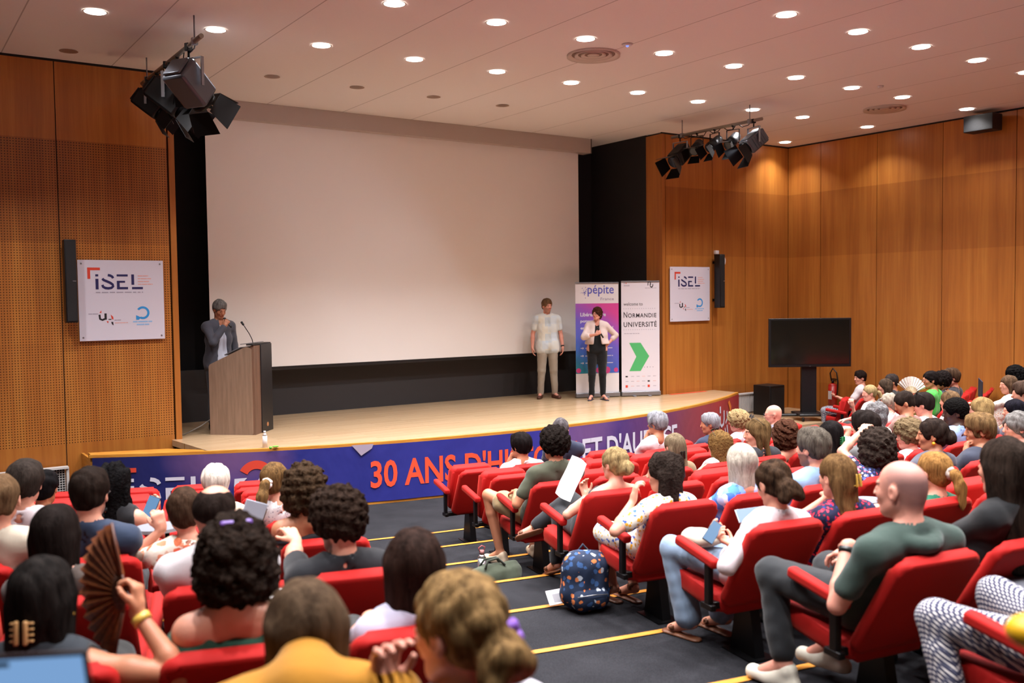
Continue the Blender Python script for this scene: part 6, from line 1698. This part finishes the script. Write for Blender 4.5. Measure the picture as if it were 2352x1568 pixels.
STAGE = [
 dict(id='S1', g=tuple(lp(-.12, .56, 0))[:2], h=1.86, bh=165, hh=170, nod=22, off=(0, .05, -.02), skin='tan', hair='short', haircol='#55504e', hairhi='#8f8a86', top='jacket', col='#4a4b55', bot='#3a3b44', innermat=cloth('#c9cfdf'), arms=('hang', 'mouth'), res=1, label='man in a grey suit jacket reading into a microphone behind the lectern', pose='stand'),
 dict(id='S2', g=(10.12, 13.74), h=1.80, bh=208, hh=186, nod=4, skin='pink', hair='short', haircol='#5a4433', hairhi='#8a6a4c', beard='stubble', top='shirt', mat=patch_shirt(), bot='#9a8f80', arms=('hang', 'hang'), extra=(('watch', '#1c1c20', -1),), shoes='shoe', shoemat=('#4a2618',), feet=.13, crop=.97, res=1, label='man in a pale patchwork short-sleeved shirt and beige trousers standing on stage', pose='stand'),
 dict(id='S3', g=(10.64, 12.96), h=1.64, hem=.60, cut=.605, bh=214, hh=250, nod=0, fem=True, skin='pink', hair='pixie', haircol='#2a1a12', hairhi='#573524', top='rolled', open='vneck', col='#cdb9b3', bot='#101014', innermat=cloth('#0d0d10'), fat=.012, w=1.08, arms=('hip', 'chest'), shoes='sandal', shoemat=('#2c2636',), extra=('glasses',), feet=.10, crop=.95, res=1, label='woman in a pale pink jacket and black trousers with hand on hip, on stage', pose='stand'),
]
for i, sp in enumerate(STAGE):
    sp['seed'] = 70+i; root = empty('person', (*sp['g'], ZS), -math.radians(sp['bh']), sp['label'], 'person')
    spec_mats(sp); J = standing(sp, sp['h'], sp['hh'], sp['bh'], sp.get('off', (0, 0, 0)))
    sp['M'] = Matrix.Translation((*sp['g'], ZS)) @ Matrix.Rotation(-math.radians(sp['bh']), 4, 'Z'); sp['J'] = J
    build_person(sp, J, root); ROOTS[sp['id']] = root
    print('S', sp['id'], 'head', [round(float(q), 1) for q in project(tuple(sp['M'] @ Vector(J['head'])))], 'feet', [round(float(q), 1) for q in project((*sp['g'], ZS))])
SP = {s['id']: s for s in PEOPLE+STAGE}
def grip(pid, s, along=.075):
    """world point inside the closed hand, and the hand direction and palm direction"""
    sp = SP[pid]; J = sp['J']; M = sp['M']; d = unit(J['hd'][s]); p = unit(J['pal'][s]-d*(J['pal'][s]@d))
    c = J['wr'][s]+d*along+p*.032; R = M.to_3x3()
    return M @ Vector(c), (R @ Vector(d)).normalized(), (R @ Vector(p)).normalized(), (R @ Vector(np.cross(d, p))).normalized()
def hand_mic(pid, s, lab, tgt=None):
    c, d, p, sd = grip(pid, s)
    ax = sd
    if tgt is not None: ax = (Vector(tgt)-c).normalized()
    if ax.z < 0: ax = -ax
    t = empty('microphone', c, 0, lab, 'microphone')
    m = MB(); m.cyl(-ax*.12, ax*.06, .013, .017, n=14); m.build('handle', M_BLKPL, t)
    m = MB(); m.sph(ax*.075, .024, 14); m.build('mic_head', plain('mic_mesh', '#2a2b2e', .5, .5), t)
J = SP['S1']['J']; hp_ = SP['S1']['M'] @ Vector(J['head']+J['HR']@A(0, .11, -.06))
hand_mic('S1', 1, 'black handheld microphone held to the mouth of the man at the lectern', hp_)
hand_mic('S3', 1, 'black handheld microphone held at the chest by the woman on stage')

# ------------------------------------------------------------------ things held or lying about
def W(px, py, dep): return Vector(atdepth(px, py, dep))
def oriented(name, loc, x, z, lab, cat, group=None):
    """an empty whose local x and z follow the given world directions"""
    z = Vector(z).normalized(); x = Vector(x); x = (x-z*x.dot(z)).normalized(); y = z.cross(x)
    o = empty(name, (0, 0, 0), 0, lab, cat, group)
    o.matrix_world = Matrix(((x.x, y.x, z.x, loc[0]), (x.y, y.y, z.y, loc[1]), (x.z, y.z, z.z, loc[2]), (0, 0, 0, 1)))
    return o
VR, VU, VF = Vector(CR), Vector(CU), Vector(CF)
def fan_thing(pivot, axis, normal, R0, R1, a0, a1, lab, leaf, stick, n=22):
    """folding fan in its own plane: x = mid direction, z = normal"""
    t = oriented('folding_fan', pivot, axis, normal, lab, 'fan')
    v, q = [], []
    for i in range(n+1):
        a = math.radians(a0+(a1-a0)*i/n); z = .006*(1 if i % 2 else -1)
        v += [(R0*math.cos(a), R0*math.sin(a), z), (R1*math.cos(a), R1*math.sin(a), z*1.6)]
    for i in range(n): q.append((2*i, 2*i+1, 2*i+3, 2*i+2))
    m = len(v); v += [(x, y, z+.0015) for x, y, z in v]; q += [tuple(k+m for k in f[::-1]) for f in q]
    link('leaf', mesh_vq('leaf', v, q), leaf, t)
    for i in range(0, n+1, 2):
        a = math.radians(a0+(a1-a0)*i/n); s = MB()
        s.tube([(0, 0, 0), (R0*1.02*math.cos(a), R0*1.02*math.sin(a), -.006)], [.004, .005], 5)
        if i in (0, n): s.tube([(R0*math.cos(a), R0*math.sin(a), -.008), (R1*math.cos(a), R1*math.sin(a), -.008)], .005, 5)
        s.build('stick', stick, t)
    return t
# the big brown fan
d13 = SP['L13']['dep']
c, d, p, sd = grip('L13', 1, .06)
fan_thing(c, (-VR*.86+VF*.5-VU*.08), (VF*.86+VR*.5), .06, .225, -72, 78, 'brown wooden folding fan held up by the long-haired woman', wood_plain('fan_leaf', '#5b2a0e', '#8a4a1c', (60, 60, 6), .5), plain('fan_stick', '#4d220c', .5), 30)
# white floral fan with the woman in green
q = SP['R40']; fan_thing(W(2092, 905, q['dep']-.1), (VU*1.0-VR*.0+VR*.15), (VF*-.9+VR*.2), .11, .24, -62, 62, 'open cream paper fan held by the woman in bright green', floral('fan_paper', '#d8cfc6', ['#b9a2a8', '#d8cfc6', '#d8cfc6'], 40, .3), plain('fan_cream', '#cdb894', .5))
# phones and tablets
def slabthing(name, loc, x, z, wd, hh, th, lab, cat, body, screen, sm=None):
    t = oriented(name, loc, x, z, lab, cat)
    s = MB(); s.box((0, 0, 0), (wd, hh, th), bev=min(th*.35, .004)); s.build('casing', body, t)
    if screen is not None:
        s = MB(); s.box((0, 0, th/2+.0006), (wd*.93, hh*.93, .0008)); s.build('display', screen, t)
    return t
SCR = glow('screen_blue', '#7fb4e8', .55)
dp = SP['R15']['dep']
slabthing('phone', W(1637, 1222, dp+.12), (VR*.75-VU*.6), (-VF+VU*.5), .062, .125, .009, 'pale blue phone held by the woman in the white t-shirt', 'phone', plain('phone_case', '#1c2430', .3), SCR)
slabthing('tablet', W(1722, 1182, dp+.62), (VR*1+VU*.2), (VU*.65-VF*.75), .16, .09, .009, 'tablet with a blue screen and grey case in front of the white t-shirt', 'tablet', M_GREYMET, SCR)
c, d, p, sd = grip('L5', 1)
slabthing('phone', W(346, 1166, SP['L5']['dep']+.25), (VR*.9-VU*.3), (-VF+VU*.3), .075, .15, .009, 'phone with a light blue screen held by the woman with black wavy hair', 'phone', plain('phone_case', '#1c2430', .3), SCR)
slabthing('phone', W(27, 1146, SP['L2']['dep']+.35), (VR*.9-VU*.5), (-VF+VU*.3), .08, .14, .009, 'small bright blue phone screen left of the thick-haired man', 'phone', plain('phone_case', '#1c2430', .3), glow('screen_blue_b', '#3f86e8', .9))
slabthing('tablet', W(578, 1190, SP['L7']['dep']+.7), (VR*.35+VU*.9), (-VF*.8+VR*.4), .17, .11, .009, 'grey tablet seen edge-on right of the balding man', 'tablet', plain('tablet_grey', '#8d93a0', .4), None)
# the laptop in the lower left corner
lt = oriented('laptop', W(15, 1715, 1.5), VR, (VU*.75-VF*.25), 'laptop with a pale blue document on screen, bottom left corner', 'laptop')
x = (VR*.985+VU*.14)
s = MB(); s.M = Matrix.Rotation(math.radians(-4), 4, 'Y')
s.box((0, -.11, -.055), (.30, .21, .014), bev=.004); s.build('keyboard_base', M_GREYMET, lt)
hM = Matrix.Translation((0, .0, -.05)) @ Matrix.Rotation(math.radians(-4), 4, 'Y') @ Matrix.Rotation(math.radians(80), 4, 'X')
s = MB(); s.M = hM; s.box((0, .10, 0), (.30, .20, .006), bev=.002); s.build('lid', plain('laptop_lid', '#2a1a1c', .4), lt)
s = MB(); s.M = hM; s.box((0, .10, .0036), (.285, .185, .0008)); s.build('display', glow('screen_doc', '#86b2e6', .75), lt)
s = MB(); s.M = hM; s.box((0, .185, .0042), (.05, .008, .0008)); s.build('camera_notch', M_BLACK, lt)
s = MB(); s.M = hM; s.box((.03, .075, .0042), (.20, .0035, .0006)); s.build('text_line', glow('screen_line', '#4a78e0', .6), lt)
# fingers of the unseen laptop owner would be outside the picture; paper sheets
def sheet(name, loc, x, z, wd, hh, lab, cat, m, fold=.0):
    t = oriented(name, loc, x, z, lab, cat)
    v, q = [], []; n = 6
    for i in range(n+1):
        for k in range(n+1):
            u, w_ = i/n-.5, k/n-.5; v.append((u*wd, w_*hh, fold*math.sin(u*5+w_*3)+fold*.6*math.sin(w_*9)))
    for i in range(n):
        for k in range(n): a = i*(n+1)+k; q.append((a, a+n+1, a+n+2, a+1))
    m0 = len(v); v += [(a, b, c-.0012) for a, b, c in v]; q += [tuple(j+m0 for j in f[::-1]) for f in q]
    link('sheet', mesh_vq('sheet', v, q, True), m, t); return t
PAPER = plain('white_paper', '#dcd8da', .7)
sheet('paper_fan', W(1312, 1098, SP['R4']['dep']+.22), (VR*.8-VU*.45), (-VF*.9+VR*.3+VU*.3), .13, .34, 'white folded paper used as a fan by the woman with the blonde bun', 'paper', PAPER, .018)
sheet('paper_sheet', W(612, 1392, SP['L14']['dep']+.30), (VR*1+VU*.35), (-VF*.7+VU*.7), .20, .13, 'crumpled white paper in front of the woman with big dark curls', 'paper', PAPER, .012)
sheet('paper_sheet', W(1928, 1012, SP['R39']['dep']+.1), (VR*1-VU*.2), (-VF*.5+VU*.85), .22, .16, 'white sheet under the outstretched hand of the dark-haired person', 'paper', PAPER, .003)
# white bag on the lap, yellow bag
def blob(name, loc, r, m, lab, cat, seed, amp=.012, rz=0, h=.010, flat=None):
    F = Field(-A(*r)-.05, A(*r)+.05, h); F.ell((0, 0, 0), r, None, 0); F.noise(amp, 26, seed); F.noise(amp*.4, 70, seed+1)
    if flat: F.plane((0, 0, -flat), (0, 0, -1), .01)
    me, P = F.mesh(name); t = empty(name, loc, rz, lab, cat); link('fabric', me, m, t); return t
M6 = SP['R15']['M']
blob('tote_bag', M6 @ Vector((-.15, .30, .60)), (.085, .125, .05), cloth('#b9b0a0'), 'cream cloth bag on the lap of the woman in pale jeans', 'bag', 3, .010, 0.4)
blob('yellow_bag', W(2362, 1448, 1.75), (.04, .04, .032), plain('yellow_leather', '#d9a512', .45), 'bright yellow pouch on the gingham lap at the right edge', 'bag', 5, .006, 0, .007)
# olive duffel on the steps
G = onr(1134, 1322, A0+TT*3+.55); g = onr(1134, 1322, A0+TT*4-.22)
th = math.atan2(g[0]-CX, CY-g[1]); zf = RR*3
t = empty('duffel_bag', (g[0], g[1], zf), th+.15, 'olive green crumpled travel bag lying on the aisle step', 'bag')
F = Field((-.27, -.15, -.02), (.27, .15, .25), .009); F.cone((-.15, 0, .09), (.15, 0, .09), .10, .105, 0, flat=((0, 1, 0), .9)); F.cone((-.10, .02, .12), (.02, -.01, .13), .06, .05, .03)
F.noise(.014, 22, 9); F.noise(.007, 60, 10); F.plane((0, 0, .006), (0, 0, -1), .008)
me, P = F.mesh('body'); link('body', me, cloth('#3d4436'), t)
for yy in (-.045, .045):
    s = MB(); s.tube([(-.10, yy, .175), (-.07, yy*.6, .23), (.03, yy*.3, .235), (.08, yy, .18)], .010, 6); s.build('handle', cloth('#2b3027'), t)
s = MB(); s.tube([(-.23, -.03, .10), (-.245, -.10, .02), (-.12, -.135, .014), (.05, -.125, .02)], .008, 6); s.build('shoulder_strap', cloth('#5b6250'), t)
s = MB(); s.cyl((-.235, -.045, .10), (-.235, -.015, .10), .02, n=12); s.build('buckle', M_SILVER, t)
g = onr(1107, 1302, A0+TT*3+.60); t = empty('steel_bottle', (g[0], g[1], RR*3), 0, 'steel drinking bottle with a loop cap standing behind the olive bag', 'bottle')
s = MB(); s.cyl((0, 0, 0), (0, 0, .20), .034, n=20); s.cyl((0, 0, .20), (0, 0, .23), .034, .018, n=20); s.build('body', M_SILVER, t)
s = MB(); s.cyl((0, 0, .23), (0, 0, .262), .02, n=16); s.build('cap', plain('cap_grey', '#8a5a58', .4), t)
s = MB(); s.tube([(-.018, 0, .25), (-.03, 0, .285), (0, 0, .30), (.03, 0, .285), (.018, 0, .25)], .004, 6); s.build('loop', plain('cap_red', '#a8464a', .5), t)
# patterned backpack and the leaflet in front of it
g = onr(1345, 1420, A0+TT*5+.16); th = math.atan2(g[0]-CX, CY-g[1])
t = empty('backpack', (g[0], g[1], RR*5), th-.1, 'navy backpack with orange leaf print standing on the aisle step', 'backpack')
BPM = floral('leaf_navy', '#1d2940', ['#c4703f', '#31507e', '#a9b3bf', '#31507e', '#1d2940'], 26, .42)
F = Field((-.19, -.16, -.02), (.19, .16, .42), .009); F.cone((-.05, 0, .13), (-.05, 0, .27), .13, .12, .02, flat=((0, 1, 0), .85)); F.cone((.05, 0, .13), (.05, 0, .27), .13, .12, .05, flat=((0, 1, 0), .85))
F.noise(.010, 26, 12); F.noise(.004, 60, 13); F.plane((0, 0, .005), (0, 0, -1), .01)
me, P = F.mesh('body'); link('body', me, BPM, t)
F = Field((-.16, -.21, 0), (.14, -.02, .24), .009); F.cone((-.06, -.09, .09), (.05, -.09, .09), .075, .075, .02, flat=((0, 1, 0), .8)); F.noise(.006, 40, 14)
me, P = F.mesh('pocket'); link('front_pocket', me, BPM, t)
for sx in (-1, 1):
    s = MB(); s.tube([(sx*.07, .08, .36), (sx*.09, .135, .25), (sx*.10, .13, .10), (sx*.09, .08, .03)], .014, 6); s.build('shoulder_strap', cloth('#1b2233'), t)
s = MB(); s.tube([(-.04, .04, .37), (0, .04, .42), (.04, .04, .37)], .008, 6); s.build('top_loop', cloth('#1b2233'), t)
s = MB(); s.tube([(-.11, -.145, .13), (0, -.16, .14), (.10, -.145, .13)], .004, 5); s.build('zip', M_GREYMET, t)
g = onr(1283, 1393, A0+TT*5+.05)
lf = oriented('leaflet', (g[0], g[1], RR*5+.07), (VR*.9+VU*.35), (VU*.75-VF*.55), 'folded grey printed leaflet leaning beside the patterned backpack', 'leaflet')
s = MB(); s.box((0, 0, 0), (.15, .12, .004)); s.build('cover', plain('leaflet_grey', '#a39fa3', .5), lf)
s = MB(); s.box((.01, -.01, .0026), (.10, .07, .0006)); s.build('picture', plain('leaflet_dark', '#55525a', .5), lf)
# dark laptop on the far right, grey writing tablets
slabthing('laptop', W(2252, 893, SP['R44']['dep']), (VR*.35-VU*.9), (-VF*.3+VR*.9), .24, .32, .012, 'thin dark laptop lid seen side-on near the right wall', 'laptop', plain('laptop_dark', '#1c2030', .4), None)
def tablet_desk(px, py, dep, lab, rx=.16, ry=.13, grey='#6d6f78'):
    t = empty('writing_tablet', W(px, py, dep), SEATS[(7, 'centre', 0)]['th'], lab, 'writing tablet')
    v = [(rx*math.cos(2*PI*i/28)*(1 if math.sin(2*PI*i/28) > 0 else 1.05), ry*math.sin(2*PI*i/28)) for i in range(28)]
    s = MB(); s.prism(v, -.009, .009); s.build('top', plain('tablet_laminate', grey, .35), t)
    s = MB(); s.cyl((rx*.3, -ry*.5, -.009), (rx*.3, -ry*.9, -.24), .012); s.build('support_arm', M_BLKMET, t)
tablet_desk(2375, 1345, SP['R22']['dep']+.05-.25, 'grey oval writing tablet at the right picture edge', .17, .15)
tablet_desk(1990, 1150, SP['R19']['dep']-.55, 'grey writing tablet beyond the shaven head', .12, .10, '#7d8088')
tablet_desk(365, 1212, SP['L8']['dep']+.35, 'grey writing tablet left of the orange flowered blouse', .13, .11, '#7d8088')
